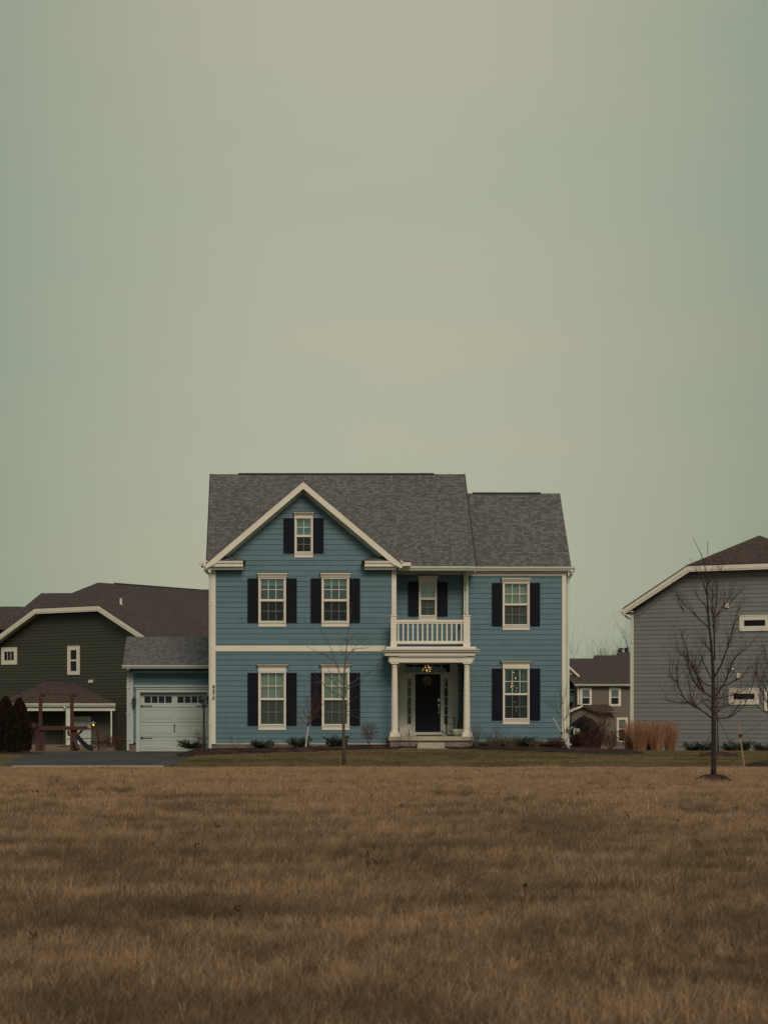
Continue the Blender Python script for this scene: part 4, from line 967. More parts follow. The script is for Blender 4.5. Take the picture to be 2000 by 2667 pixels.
# its cross gable and balcony bay at the far left of the gap
bg = Frame((0, 152, 0)); m = MB()
p = [P(*q7(105, 505), 151), P(*q7(275, 668), 151), P(*q7(262, 690), 151), P(*q7(105, 540), 151)]; m.prism(p, (0, .3, 0)); p = [P(*q7(105, 505), 151), P(*q7(-100, 720), 151), P(*q7(-100, 750), 151), P(*q7(105, 540), 151)]; m.prism(p, (0, .3, 0)); m.build('rake_board', TRIM, BH)
m = MB(); m.prism([P(*q7(105, 530), 151.3), P(*q7(262, 690), 151.3), P(*q7(-100, 690), 151.3)], (0, .3, 0)); bg.bx(m, *q7(-60, 855), *q7(245, 882), 0, .3); bg.bx(m, *q7(-60, 905), *q7(245, 935), 0, .1)
bg.bx(m, *q7(-60, 935), *q7(105, 1200), 0, .1)
bg.bx(m, *q7(178, 935), *q7(190, 1130), 0, .1); bg.bx(m, *q7(238, 935), *q7(250, 1130), 0, .1); m.build('bay_trim', TRIMW, BH)
m = MB(); bg.bx(m, *q7(-60, 690), *q7(250, 855), 0, .05); bg.bx(m, *q7(-60, 882), *q7(240, 905), 0, .05); bg.bx(m, *q7(-60, 1045), *q7(240, 1200), 0, .05); m.build('bay_glass', DARKG, BH)
m = MB(); bg.bx(m, *q7(105, 950), *q7(238, 1040), 0, .05); m.build('bay_curtain', BLIND, BH)
# low garage gable in front of it
pg = Frame((0, 146, 0)); m = MB()
tp = [(q7(-110, 1300)), (q7(320, 1105)), (q7(560, 1210))]
m.prism([P(*q7(-110, 1290), 146), P(*q7(320, 1100), 146), P(*q7(545, 1200), 146), P(*q7(720, 1200), 146), P(*q7(780, 1260), 146), P(*q7(780, 2000), 146), P(*q7(-110, 2000), 146)], (0, 3.9, 0)); m.build('side_wall', TAUPE, BH)
m = MB()
m.prism([P(*q7(-110, 1270), 145.6), P(*q7(320, 1083), 145.6), P(*q7(545, 1170), 145.6), P(*q7(545, 1196), 145.6), P(*q7(320, 1108), 145.6), P(*q7(-110, 1296), 145.6)], (0, .3, 0)); m.build('rake_board', TRIM, BH)
a = P(*q7(320, 1080), 145.5); slab('roof', [a, P(*q7(560, 1176), 145.5), P(*q7(800, 1192), 145.5), Vector((P(*q7(700, 0), 149.9).x, 149.9, a.z)), Vector((a.x, 149.9, a.z))], .08, SHR, BH)
gutter('gutter', BH, P(*q7(545, 1205), 145.7), P(*q7(790, 1205), 145.7), .12, .12)
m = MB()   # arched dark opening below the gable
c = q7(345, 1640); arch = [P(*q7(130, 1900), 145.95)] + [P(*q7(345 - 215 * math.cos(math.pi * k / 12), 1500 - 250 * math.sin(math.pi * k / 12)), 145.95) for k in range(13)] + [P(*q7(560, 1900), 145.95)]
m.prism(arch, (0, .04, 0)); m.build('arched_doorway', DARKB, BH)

# ------------------------------------------------------------------ plants
def ln_(p, k): return [q for q in p][:k]
def grow(mb, start, d, L, r, depth, wig=.25, n=4, up=.15, kids=3, spread=.6, sides=4, shrink=.55):
    """one twig with side twigs, recursively"""
    pts = [start]; rad = [r]; p = start; d = d.normalized(); dirs = [d]
    for i in range(n):
        d = (d + Vector((random.uniform(-wig, wig), random.uniform(-wig, wig), random.uniform(-wig, wig) + up))).normalized()
        p = p + d * L / n; pts.append(p); rad.append(max(r * (1 - .75 * (i + 1) / n), .0012)); dirs.append(d)
    mb.tube(pts, rad, sides, False)
    if depth > 0:
        for k in range(kids):
            t = random.uniform(.25, .95) * n; i = min(int(t), n - 1); f_ = t - i
            q = pts[i].lerp(pts[i + 1], f_); s_ = Vector((random.uniform(-1, 1), random.uniform(-1, 1), random.uniform(-.2, .8))).normalized()
            grow(mb, q, (dirs[i] + s_ * spread * 1.6), L * shrink * random.uniform(.6, 1.1), rad[i] * .55, depth - 1, wig, max(2, n - 1), up, kids, spread, max(3, sides - 1), shrink)

def traced_tree(name, label, group, Y, trunk, widths, branches, barkm, twigm, scl, q, twigd=2, twigL=.5, br_r=.018, kids=4, ring=0, seed=1, mainr=None):
    random.seed(seed)
    b = P(*q(*trunk[0]), Y); b.z = gz(b.x, Y) - .05
    T = thing(name, b, label, 'tree', group)
    pp = []; 
    for i, t in enumerate(trunk): v = P(*q(*t), Y + .05 * math.sin(i * 1.7)); pp.append(v)
    pp[0] = b.copy(); m = MB(); m.tube(pp, [w_ * scl * Y / F / 2 for w_ in widths], 10); m.build('trunk', barkm, T, smooth=True)
    c = MB(); m2 = MB()
    for (j, br) in enumerate(branches):
        dyt = random.uniform(-1, 1); pts = []; tot = 0; last = None; start = P(*q(*br[0]), Y)
        for i, t in enumerate(br):
            v = P(*q(*t), Y)
            if last is not None: tot += (v - last).length
            last = v
            pts.append(P(*q(*t), Y + dyt * tot * .55))
        n = len(pts); L0 = tot
        # smooth: subdivide with Catmull-Rom and a little jitter
        fine = []
        for i in range(n - 1):
            p0 = pts[max(i - 1, 0)]; p1 = pts[i]; p2 = pts[i + 1]; p3 = pts[min(i + 2, n - 1)]
            for k in range(4):
                t = k / 4; fine.append(.5 * ((2 * p1) + (p2 - p0) * t + (2 * p0 - 5 * p1 + 4 * p2 - p3) * t * t + (3 * p1 - p0 - 3 * p2 + p3) * t ** 3))
        fine.append(pts[-1]); N = len(fine); r0 = br_r * (.6 + .4 * min(1, L0 / 1.5))
        if mainr and j in mainr: r0 = mainr[j]
        rad = [max(r0 * (1 - .8 * i / (N - 1)), .002) for i in range(N)]
        m2.tube(fine, rad, 6, False)
        nt_ = int(kids * max(1, L0 * 2.2))
        for k in range(nt_):
            i = random.randint(int(N * .2), N - 2); d = (fine[i + 1] - fine[i]).normalized()
            s_ = Vector((random.uniform(-1, 1), random.uniform(-1, 1), random.uniform(-.3, .8))).normalized()
            grow(c, fine[i], d + s_ * .8, twigL * random.uniform(.4, 1.1) * (1.15 - .5 * i / N), max(.0035, rad[i] * .5), twigd - 1, .22, 4, .12, 2, .6)
        grow(c, fine[-1], (fine[-1] - fine[-2]), twigL * .5, .003, 1, .2, 3, .1, 2)
    n0 = len(m2.v); m2.v += c.v; m2.f += [tuple(i + n0 for i in f_) for f_ in c.f]
    m2.build('crown', twigm, T, uv=False)
    if ring: mulch_ring(b.x, Y, ring)
    return T

def qz(ox, oy, s_): return lambda x, y: (ox + x * s_, oy + y * s_)
qa = qz(1620, 1640, .229)
def U(l): return [(x, y - 1135) for x, y in l]      # upper crop to lower crop coordinates
big = [
 [(1015,1005),(910,925),(760,840),(670,720),(625,600),(620,450),(640,340)], [(910,925),(800,820),(765,680),(755,540),(770,460)],
 [(625,600),(560,540),(535,470),(540,390)], [(1025,775),(930,710),(850,640),(790,540),(750,400),(740,250),(700,130),(660,0)],
 [(930,710),(870,580),(820,460),(775,370),(700,310),(640,240),(590,90)], [(1020,650),(900,590),(840,500),(800,400)],
 [(1010,560),(950,430),(900,330),(870,220)], U([(990,1120),(900,1040),(820,965),(700,840),(620,745)]), U([(700,930),(660,860),(640,780)]),
 U([(985,1010),(940,860),(880,790),(830,730)]), [(1060,1010),(1200,1000),(1310,930),(1400,830),(1480,620),(1510,500)], [(1200,1000),(1300,900),(1370,790)],
 [(1050,775),(1150,770),(1250,740),(1400,680),(1500,610)], [(1050,760),(1150,620),(1220,460),(1270,330),(1400,220),(1550,60)],
 [(1050,530),(1130,380),(1200,180),(1250,0),(1300,-175),(1330,-245)], U([(1045,1010),(1100,920),(1160,860),(1230,740),(1310,560)]),
 [(1050,890),(1150,870),(1280,820),(1350,780)], [(1050,960),(1130,880),(1170,800)], [(1050,680),(1200,620),(1320,550),(1430,450)],
 [(1050,350),(1046,200),(1040,0)] + U([(1040,1000),(1020,880),(1020,700),(1040,580)]), U([(1040,1000),(1062,880),(1078,700),(1085,560),(1100,400)]),
 U([(1055,990),(1200,860),(1350,690)]), U([(965,760),(900,560),(850,470)]), [(1000,250),(930,150),(880,60)], [(1015,820),(930,800),(850,860),(780,850)],
 [(1015,920),(960,870),(900,770)], U([(960,640),(1000,560),(1050,520)]), [(800,820),(700,830),(560,820),(480,800)],
]
traced_tree('bare_tree', 'tallest bare young tree in its own mulch ring on the brown grass at right', 'bare young trees', 40.1,
    [(1035,1737),(1038,1500),(1038,1200),(1036,1000),(1034,760),(1032,500),(1022,330),(1005,120),(985,-35),(972,-235),(960,-520),(935,-730),(900,-850),(800,-1045)],
    [66, 58, 54, 50, 44, 38, 33, 28, 24, 19, 13, 10, 9, 3], big, BARK, TWIG, .229, qa, 3, .55, .019, 7, .46, 3, {19: .020, 20: .013})
qb = qz(740, 1640, .1673)
cen = [
 [(930,780),(860,660),(790,480),(720,270),(610,100),(590,30)], [(915,1080),(850,1010),(770,980),(690,920),(570,800),(480,680),(350,500)],
 [(910,1050),(820,1055),(740,1040),(680,1020)], [(930,950),(820,870),(750,780),(720,680),(690,620)], [(930,870),(840,780)],
 [(950,900),(1080,820),(1200,720),(1350,650),(1500,550)], [(950,990),(1010,910),(1150,850),(1250,740),(1360,640)], [(955,480),(1050,340),(1130,240),(1280,120)],
 [(1050,340),(1140,290),(1250,290),(1340,270)], [(950,1230),(1050,1100),(1180,1010)], [(950,1300),(1060,1250),(1200,1250)], [(950,1330),(1080,1340),(1200,1400)],
 [(800,500),(640,400),(500,340),(370,270)], [(985,190),(900,100)], [(960,400),(900,350),(880,280)], [(940,640),(1000,560),(1080,520)],
 [(985,190),(1060,110),(1110,80)], [(900,1150),(830,1120),(740,1180)], [(590,820),(500,820),(400,840)],
]
traced_tree('bare_tree', 'thin bare young tree standing in front of the lower right-hand gable window', 'bare young trees', 51.9,
    [(935,2120),(930,1800),(925,1500),(925,1250),(930,1050),(935,850),(935,700),(950,480),(965,330),(975,220),(992,60),(1010,-60),(1040,-250),(1060,-430)],
    [62, 52, 46, 40, 33, 28, 24, 19, 16, 14, 10, 8, 6, 3], cen, m_plain('grey_bark', (.085, .070, .066), .9, .3, 30, (1, 1, .25), .4), TWIGG, .1673, qb, 2, .34, .016, 4, 0, 5)
bir = [
 [(375,1510),(420,1420),(470,1300),(520,1200),(570,1090)], [(375,1500),(410,1300),(440,1150),(480,1050),(530,880)], [(370,1500),(340,1370),(300,1290),(270,1150)],
 [(370,1490),(310,1440),(250,1380),(225,1300)], [(400,1440),(480,1370),(600,1340)], [(375,1490),(380,1300),(360,1180),(370,1080)], [(420,1380),(450,1250),(430,1100)], [(470,1300),(540,1240),(620,1140)],
 [(370,1510),(300,1480),(240,1500)], [(440,1150),(500,1100),(510,1010)],
]
traced_tree('bare_tree', 'small leaning sapling with a whitish trunk and reddish twigs left of centre', 'bare young trees', 62.5,
    [(332,1955),(340,1800),(352,1700),(366,1590),(375,1500),(385,1400)], [34, 28, 26, 24, 22, 10], bir, BARKL, TWIGR, .1673, qb, 2, .42, .016, 8, .42, 9)
qc = qz(1260, 1700, .1688)
cor = [[(1228,1060),(1260,1000),(1300,900),(1310,760),(1340,600)], [(1225,1050),(1150,940),(1060,850),(1000,700)], [(1226,1040),(1220,800),(1260,650),(1280,500)],
       [(1225,1020),(1180,850),(1190,700),(1160,560)], [(1228,1030),(1330,950),(1400,880)], [(1150,940),(1100,800),(1080,680)], [(1260,1000),(1350,880),(1380,780)], [(1220,800),(1180,640),(1210,480)], [(1060,850),(960,760)]]
traced_tree('bare_tree', 'small many-twigged sapling against the right corner board of the blue house', 'bare young trees', 64.6,
    [(1240,1450),(1234,1300),(1228,1150),(1226,1050),(1222,950)], [15, 13, 12, 11, 6], cor, TWIGG, TWIGG, .1688, qc, 2, .42, .010, 6, 0, 12)
S = thing('support_stake', P(1481, 1948, 64.2), 'pale thin stake leaning against the sapling at the house corner', 'stake')
m = MB(); m.tube([P(1440, 1869, 64.6), P(1461, 1909, 64.4), P(1482, 1950, 64.2)], .018, 6); m.build('pole', BARKL, S)
m = MB(); m.tube([P(1459, 1906, 64.35), P(1464, 1912, 64.35)], .03, 6); m.tube([P(1461, 1909, 64.4), P(1468, 1903, 64.6)], .006, 4); m.build('tie', BLACK, S)
# tree standing behind the big one, with guy lines
bh_ = [[(1075,900),(1110,700),(1130,520)], [(1075,980),(1000,820),(960,660)], [(1075,860),(1170,700),(1190,560)], [(1075,940),(1180,880),(1240,760)], [(1078,1000),(1150,960),(1230,900)], [(1070,900),(1040,760),(1070,600)], [(1000,820),(930,740),(880,640)]]
traced_tree('bare_tree', 'slender bare tree held by guy lines just behind the tallest tree', 'bare young trees', 60.5,
    [(1090,1460),(1086,1300),(1082,1100),(1076,950),(1074,800),(1078,640),(1080,450)], [20, 18, 16, 14, 12, 8, 4], bh_, BARK, TWIG, .229, qa, 2, .6, .012, 5, .75, 14)
GL = thing('guy_lines', P(1868, 1975, 60.5), 'thin guy lines with pegs bracing the slender tree behind the tallest tree', 'guy lines')
m = MB(); top = P(1866, 1868, 60.5)
for (x, y, Y_) in ((1824, 1948, 60.4), (1873, 1956, 60.2), (1918, 1952, 60.6)):
    g_ = P(x, y, Y_); g_.z = gz(g_.x, Y_) + .02; m.tube([top, g_], .009, 4); m.tube([g_ - Vector((0, 0, .1)), g_ + Vector((0, 0, .12))], .015, 5)
m.build('line', BLACK, GL)
# tree at the right edge
ed = [[(1690,1000),(1640,950),(1600,880),(1560,780),(1540,700)], [(1685,900),(1620,790),(1560,650),(1520,520),(1530,400)], [(1690,800),(1640,700),(1590,560),(1560,420)],
      [(1690,700),(1640,600),(1610,480),(1580,380)], [(1690,820),(1740,650),(1790,500)], [(1690,960),(1780,860),(1830,700)], [(1690,640),(1700,450),(1680,300)], [(1650,950),(1560,900),(1500,800)], [(1640,700),(1560,560),(1510,400),(1520,330)], [(1680,600),(1640,450),(1600,300),(1590,200)]]
traced_tree('bare_tree', 'bare bushy young tree cut off by the right edge of the photo', 'bare young trees', 51.0,
    [(1700,1565),(1698,1300),(1694,1050),(1690,850),(1690,650),(1660,430),(1620,260),(1600,170)], [30, 28, 25, 22, 19, 12, 8, 4], ed, BARK, TWIG, .229, qa, 3, .5, .014, 6, .85, 16)
S = thing('support_stake', P(1938, 1990, 51), 'wooden stake with black strap leaning beside the tree at the right edge', 'stake')
m = MB(); a, b = P(1921, 1876, 51), P(1938, 1992, 51); m.tube([a, b - Vector((0, 0, .15))], [.022, .026], 4); m.build('pole', STAKE, S)
m = MB(); m.tube([P(1926, 1912, 51), P(1928.5, 1919, 51)], .042, 8); m.tube([P(1928, 1915, 51), P(1960, 1897, 51), P(1998, 1870, 51)], .006, 4); m.build('strap', BLACK, S)

def juniper(px, py, Y, w_, h, label, seed, mat=JUN, n=900, group='low junipers along the foundation'):
    random.seed(seed); b = P(px, py, Y); b.z = bed_z(b.x, Y) if -3.3 < b.x < 12.5 else gz(b.x, Y)
    t = thing('juniper_shrub', b, label, 'shrub', group); st = MB(); lf = MB()
    for k in range(26):
        a = random.uniform(0, 2 * math.pi); el = random.uniform(.15, .9); L = random.uniform(.55, 1)
        d = Vector((math.cos(a) * w_ / 2, math.sin(a) * w_ / 2 * .8, h * el)) * L
        st.tube([b, b + d * .5 + Vector((0, 0, .02)), b + d], [.012, .008, .003], 4, False)
        for j in range(n // 26):
            t_ = random.uniform(.25, 1.05); c = b + d * t_ + Vector((random.gauss(0, .05), random.gauss(0, .05), random.gauss(0, .03)))
            lf.leaf(c, d.normalized() + Vector((random.uniform(-.6, .6), random.uniform(-.6, .6), random.uniform(-.1, .7))), random.uniform(.07, .14), .028)
    st.build('stems', TWIG, t, uv=False); lf.build('foliage', mat, t, uv=False)
juniper(684, 1944, 65.0, .85, .30, 'flattest low juniper, below the lower left window', 21)
juniper(781, 1942, 65.0, .85, .42, 'low juniper behind the whitish sapling trunk', 22)
juniper(877, 1942, 65.0, .85, .38, 'low juniper behind the trunk of the thin tree before the house', 23)
juniper(500, 1955, 66.0, .95, .30, 'spreading juniper in front of the garage door beside the lamp post', 24)
juniper(1365, 1942, 65.3, .8, .36, 'round green juniper among tufts under the right window', 25)
juniper(1505, 1945, 67.6, 1.0, 1.3, 'tall dark evergreen bush right of the downspout', 26, DARKB, 2600, 'dark bushes beyond the corner')
juniper(1530, 1950, 69.5, 1.2, 1.0, 'broad dark bush behind the maroon shrubs in the gap', 27, DARKB, 2200, 'dark bushes beyond the corner')

def twiggy(px, py, Y, w_, h, label, seed, mat, leafm=None, nl=0, n=16, group='twiggy shrubs by the blue house', r=.006, depth=2, name='bare_shrub', lsz=.05, lhi=1.0):
    random.seed(seed); b = P(px, py, Y); b.z = bed_z(b.x, Y) if -3.3 < b.x < 12.5 and Y < 66.4 else gz(b.x, Y)
    t = thing(name, b, label, 'shrub', group); m = MB(); lf = MB()
    for k in range(n):
        a = random.uniform(0, 2 * math.pi); rr = random.uniform(.1, 1) ** .7
        d = Vector((math.cos(a) * w_ / 2 * rr, math.sin(a) * w_ / 2 * rr * .8, h * random.uniform(.7, 1)))
        grow(m, b + d * .04, d, d.length * .85, r, depth, .16, 5, .04, 4, .5, 4, .42)
    if leafm:
        for k in range(nl):
            a = random.uniform(0, 2 * math.pi); rr = random.uniform(0, 1) ** .5; z = random.uniform(.3, lhi)
            c = b + Vector((math.cos(a) * w_ / 2 * rr, math.sin(a) * w_ / 2 * rr * .8, h * z)); lf.leaf(c, Vector((random.uniform(-1, 1), random.uniform(-1, 1), random.uniform(-1, .5))), lsz * random.uniform(.7, 1.3), lsz * .55)
        lf.build('dead_leaves', leafm, t, uv=False)
    m.build('stems', mat, t, uv=False)
twiggy(961, 1941, 64.9, .62, .85, 'shrub holding rust-brown dead leaves left of the porch', 31, TWIGR, RUST, 420, 14, lhi=.9)
twiggy(1240, 1944, 64.3, .85, .85, 'greyish twiggy shrub in front of the right porch column', 32, TWIGG, None, 0, 26)
twiggy(1300, 1942, 65.0, .95, .72, 'loose purple-grey twig bush left of the lower right window', 33, TWIGG, None, 0, 16)
twiggy(1272, 1944, 65.2, .5, .45, 'small dark twig bush between porch and right window', 34, TWIG, None, 0, 14)
twiggy(1450, 1946, 64.6, .7, .33, 'low maroon shrub at the foot of the right corner', 35, TWIGR, REDS, 700, 22, lsz=.045)
twiggy(612, 1944, 65.2, .9, .42, 'thin bare twigs at the left end of the mulch bed', 36, TWIGG, None, 0, 10, r=.004)
twiggy(1042, 1944, 64.4, .7, .7, 'sparse bare twigs before the left porch column', 37, TWIGG, None, 0, 8, r=.004)
twiggy(1068, 1944, 64.5, .5, .6, 'bare wisps in front of the white planter boxes', 38, TWIGG, None, 0, 7, r=.004)
twiggy(517, 1952, 65.4, .7, .85, 'faint reddish bare shrub beside the lamp post', 39, TWIGR, None, 0, 12, r=.004)
twiggy(1535, 1956, 66.5, 1.4, .62, 'maroon twiggy shrub, left one in the gap between houses', 40, TWIGR, REDS, 900, 30, 'shrubs in the gap between houses')
twiggy(1590, 1955, 67.5, 1.3, .72, 'maroon twiggy shrub nearest the golden grasses', 41, TWIGR, REDS, 900, 30, 'shrubs in the gap between houses')
juniper(1500, 1948, 66.9, .9, .95, 'dark evergreen bush directly right of the blue house corner', 28, DARKB, 2000, 'dark bushes beyond the corner')
twiggy(1562, 1950, 69.5, 1.1, 1.75, 'tall pale-stemmed bare shrub in front of the far porch gable', 42, TWIGR, None, 0, 14, 'shrubs in the gap between houses', r=.010, depth=3)
twiggy(305, 1957, 98, 1.9, .75, 'reddish twiggy shrub at the corner of the green house', 43, TWIGR, REDS, 500, 22, 'shrubs by the green house', lsz=.08)
twiggy(270, 1957, 99, 1.6, .5, 'low reddish shrub left of the corner shrub of the green house', 44, TWIGR, REDS, 400, 16, 'shrubs by the green house', lsz=.08)
for i, (px, w_, lab) in enumerate(((1804, .7, 'leafy'), (1835, .8, 'wide'), (1900, .9, 'dark spreading'), (1930, .9, 'pale-tipped'), (1985, .8, 'last'))):
    random.seed(60 + i)
    juniper(px, 1957, 75.5 + i * -.4, w_, .38 + .1 * (i % 2), ['low dark juniper at the grey wall, leftmost of the row', 'wide low juniper at the grey wall left of the tallest trunk',
            'spreading juniper at the grey wall just right of the tallest trunk', 'taller juniper behind the leaning wooden stake', 'low juniper at the right end of the grey wall'][i], 70 + i, JUN, 700, 'junipers along the grey wall')
def tuft(px, py, Y, w_, h, label, seed, mat, n, cat='ornamental grass', group=None, name='ornamental_grass', plume=0, wid=.006, flare=.5):
    random.seed(seed); b = P(px, py, Y); b.z = (bed_z(b.x, Y) if -3.3 < b.x < 12.5 and Y < 66.4 else gz(b.x, Y)) - .02
    m = MB(); pl_ = MB()
    for k in range(n):
        a = random.uniform(0, 2 * math.pi); rr = random.uniform(0, 1) ** .6; o_ = Vector((math.cos(a), math.sin(a), 0)) * rr * w_ * (.22 if not plume else .30)
        lean = Vector((math.cos(a), math.sin(a), 0)) * w_ * flare * rr * random.uniform(.6, 1.2); hh = h * (random.uniform(.65, 1.0) if not plume else (1 - .5 * random.random() ** 1.5) * (1 - .12 * rr))
        pts = [b + o_ + lean * (t ** 1.7) + Vector((0, 0, hh * (t - (.18 * t ** 3 if not plume else .02 * t)))) for t in (0, .35, .7, 1)]
        side = Vector((random.uniform(-1, 1), random.uniform(-1, 1), 0)).normalized() * wid
        n0 = len(m.v)
        for i, p in enumerate(pts): q = side * (1 - .8 * i / 3); m.v += [p - q, p + q]
        for i in range(3): c = n0 + 2 * i; m.f.append((c, c + 1, c + 3, c + 2))
        if plume and random.random() < plume:
            tip = pts[-1]; d = (pts[-1] - pts[-2]).normalized()
            for j in range(9): m.leaf(tip - d * random.uniform(-.05, .30), d + Vector((random.uniform(-.35, .35), random.uniform(-.35, .35), .2)), .08, .016)
    o = m.build(name, mat, None, uv=False, origin=b); tag(o, label, cat, group); return o
tuft(1288, 1945, 64.9, .75, .42, 'spiky tan grass tuft nearest the porch shrub', 81, TUFT, 240, group='tan tufts under the right window')
tuft(1325, 1945, 64.8, .8, .46, 'largest tan grass tuft, below the left shutter of the window', 82, TUFT, 280, group='tan tufts under the right window')
tuft(1392, 1945, 65.0, .7, .38, 'tan grass tuft right of the round green juniper', 83, TUFT, 220, group='tan tufts under the right window')
for i, (px, Y_, h, lab) in enumerate(((1644, 75.5, 1.30, 'golden reed grass clump, leftmost, over the grey house corner board'), (1664, 74.8, 1.32, 'golden reed grass clump, second from the left'),
        (1689, 75.5, 1.22, 'golden reed grass clump in the middle of the row'), (1708, 74.8, 1.28, 'golden reed grass clump, second from the right'), (1744, 75.3, 1.24, 'golden reed grass clump, rightmost, set a little apart'))):
    tuft(px, 1955, Y_, .78 if i < 4 else .6, h, lab, 90 + i, REED, 560, group='golden reed grasses', plume=.20, wid=.0045, flare=.46)
# bronzed arborvitae at the left edge
def arbor(px, py, ptop, Y, w_, label, seed):
    random.seed(seed); b = P(px, py, Y); b.z = gz(b.x, Y); h = P(px, ptop, Y).z - b.z; t = thing('arborvitae', b, label, 'conifer', 'bronzed arborvitae at the left edge')
    m = MB(); m.tube([b, b + Vector((0, 0, h * .9))], [.05, .01], 6); m.build('trunk', BARK, t); m = MB()
    for k in range(7000):
        z = random.uniform(0, 1) ** .85; a = random.uniform(0, 2 * math.pi)
        pr = (1 - z ** 2.6) ** .8 * (.85 + .15 * math.sin(z * 3)) * (1 + .16 * noise.noise(Vector((math.cos(a) * 2, math.sin(a) * 2, z * 4 + seed)))) + .02
        r_ = w_ / 2 * pr * random.uniform(.72, 1.03); c = b + Vector((math.cos(a) * r_, math.sin(a) * r_, z * h * .97 + .03))
        m.leaf(c, Vector((math.cos(a) * .45, math.sin(a) * .45, random.uniform(.7, 1.4))), random.uniform(.07, .14), .034)
    m.build('foliage', ARB, t, uv=False)
arbor(16, 1962, 1818, 66.0, 1.0, 'dark bronzed arborvitae cut by the left edge of the photo', 101)
arbor(52, 1962, 1822, 66.6, .86, 'dark bronzed arborvitae nearest the red playset', 102)
arbor(-24, 1962, 1812, 66.4, 1.0, 'dark bronzed arborvitae mostly beyond the left edge', 103)
m = MB()
mulch_ring(P(40, 0, 66).x, 66.2, 1.25, .06)

# far bare trees over the roofs
def far_tree(px, Y, top, seed, label, kind=0):
    random.seed(seed); b = P(px, 1900, Y); b.z = -3; t = thing('bare_tree' if not kind else 'pine_tree', b, label, 'tree', 'far trees over the roofs')
    h = P(px, top, Y).z - b.z; m = MB(); m.tube([b, b + Vector((0, 0, h * .6)), b + Vector((random.uniform(-.3, .3), 0, h * .8))], [.25, .12, .05], 6); m.build('trunk', FARTW, t)
    m = MB()
    if kind:
        for k in range(500):
            z = random.uniform(.35, 1); a = random.uniform(0, 6.28); r_ = (1 - z) * 2.2 * random.uniform(.3, 1) + .1; m.leaf(b + Vector((math.cos(a) * r_, math.sin(a) * r_, z * h)), Vector((math.cos(a), math.sin(a), .1)), .5, .2)
        m.build('crown', JUN, t, uv=False)
    else:
        for k in range(16):
            z = h * random.uniform(.35, .78); a = random.uniform(0, 6.28); d = Vector((math.cos(a) * .45, math.sin(a) * .45, 1)); grow(m, b + Vector((0, 0, z)), d, (h - z) * .95, .03, 2, .16, 5, .08, 4, .5, 3, .5)
        m.build('crown', FARTW, t, uv=False)
far_tree(1572, 190, 1682, 111, 'faint bare treetop over the far brown roof, left')
far_tree(1600, 195, 1676, 112, 'faint bare treetop over the far brown roof, beside the pine')
far_tree(1466, 175, 1655, 113, 'bare tree spreading behind the right wall of the blue house')
far_tree(1676, 185, 1612, 114, 'bare tree half hidden by the left corner of the grey house')
far_tree(1623, 190, 1688, 115, 'small dark pine top over the far brown roof', 1)

# ------------------------------------------------------------------ lamp post, playset, porch things
LP = thing('lamp_post', P(532, 1951, 64.6), 'black lamp post with a glass lantern in front of the garage door', 'lamp post')
b = P(531.8, 1951, 64.6); b.z = bed_z(b.x, 64.6) - .05; top = P(532, 1838, 64.6).z; m = MB()
m.lathe(b, [(.055, 0), (.055, .35), (.045, .38), (.036, .42), (.033, top - b.z - .08), (.045, top - b.z - .05), (.05, top - b.z)], 14); m.build('post', BLACK, LP)
c = Vector((b.x, b.y, top)); m = MB(); m.lathe(c, [(.05, 0), (.07, .015), (.07, .025)], 6)
for k in range(6):
    a = math.pi / 3 * k; v = Vector((math.cos(a), math.sin(a), 0)); m.tube([c + v * .07 + Vector((0, 0, .02)), c + v * .125 + Vector((0, 0, .21))], .007, 4)
m.lathe(c, [(.15, .205), (.15, .22), (.13, .225), (.07, .275), (.055, .30), (.06, .31), (.02, .335), (.01, .36), (.018, .375), (.004, .40)], 6)
m.box(c.x - .12, c.x + .12, c.y - .01, c.y + .01, c.z + .345, c.z + .355); m.build('lantern', BLACK, LP)
m = MB(); m.lathe(c, [(.066, .03), (.120, .20)], 6); m.build('lantern_glass', m_glass('lantern_glass_mat', .25, (.8, .85, .85)), LP)

PS = thing('playset', P(170, 1957, 85), 'red-stained wooden swing playset with a dark slide before the green house', 'playset')
qp = qz(0, 1720, .205); Yp = 85.0; pg_ = gz(-10, 85)
def beam(mb, a, b, Y0, Y1, r=.06): mb.tube([P(*qp(*a), Y0), P(*qp(*b), Y1)], r * 1.3, 4)
m = MB()
for Yo in (0, 1.4):
    for xx in (520, 918): p1 = P(*qp(xx, 440), Yp + Yo); m.box(p1.x - .075, p1.x + .075, p1.y - .07, p1.y + .07, pg_, p1.z)
    a, b = P(*qp(505, 437), Yp + Yo), P(*qp(935, 437), Yp + Yo); m.box(a.x, b.x, a.y - .05, a.y + .05, a.z, a.z + .06)
for xx in (512, 926): a = P(*qp(xx, 445), Yp); m.box(a.x - .05, a.x + .05, a.y, a.y + 1.4, a.z - .05, a.z + .05)
m.build('canopy_frame', WOODR, PS)
m = MB(); a, b = P(*qp(500, 838), Yp - .2), P(*qp(1072, 885), Yp - .2); m.box(a.x, b.x, a.y, a.y + 1.6, b.z, a.z)
a, b = P(*qp(380, 800), Yp + .5), P(*qp(510, 850), Yp + .5); m.box(a.x, b.x, a.y, a.y + .5, b.z, a.z); a, b = P(*qp(1050, 862), Yp), P(*qp(1290, 880), Yp); m.box(a.x, b.x, a.y, a.y + .09, b.z, a.z)
m.build('deck', WOODR, PS)
m = MB()
for i in range(6): a, b = P(*qp(455 + i * 21, 870), Yp - .12), P(*qp(470 + i * 21, 1145), Yp - .12); m.box(a.x, b.x, a.y, a.y + .06, pg_, a.z)
m.build('side_boards', WOODR, PS)
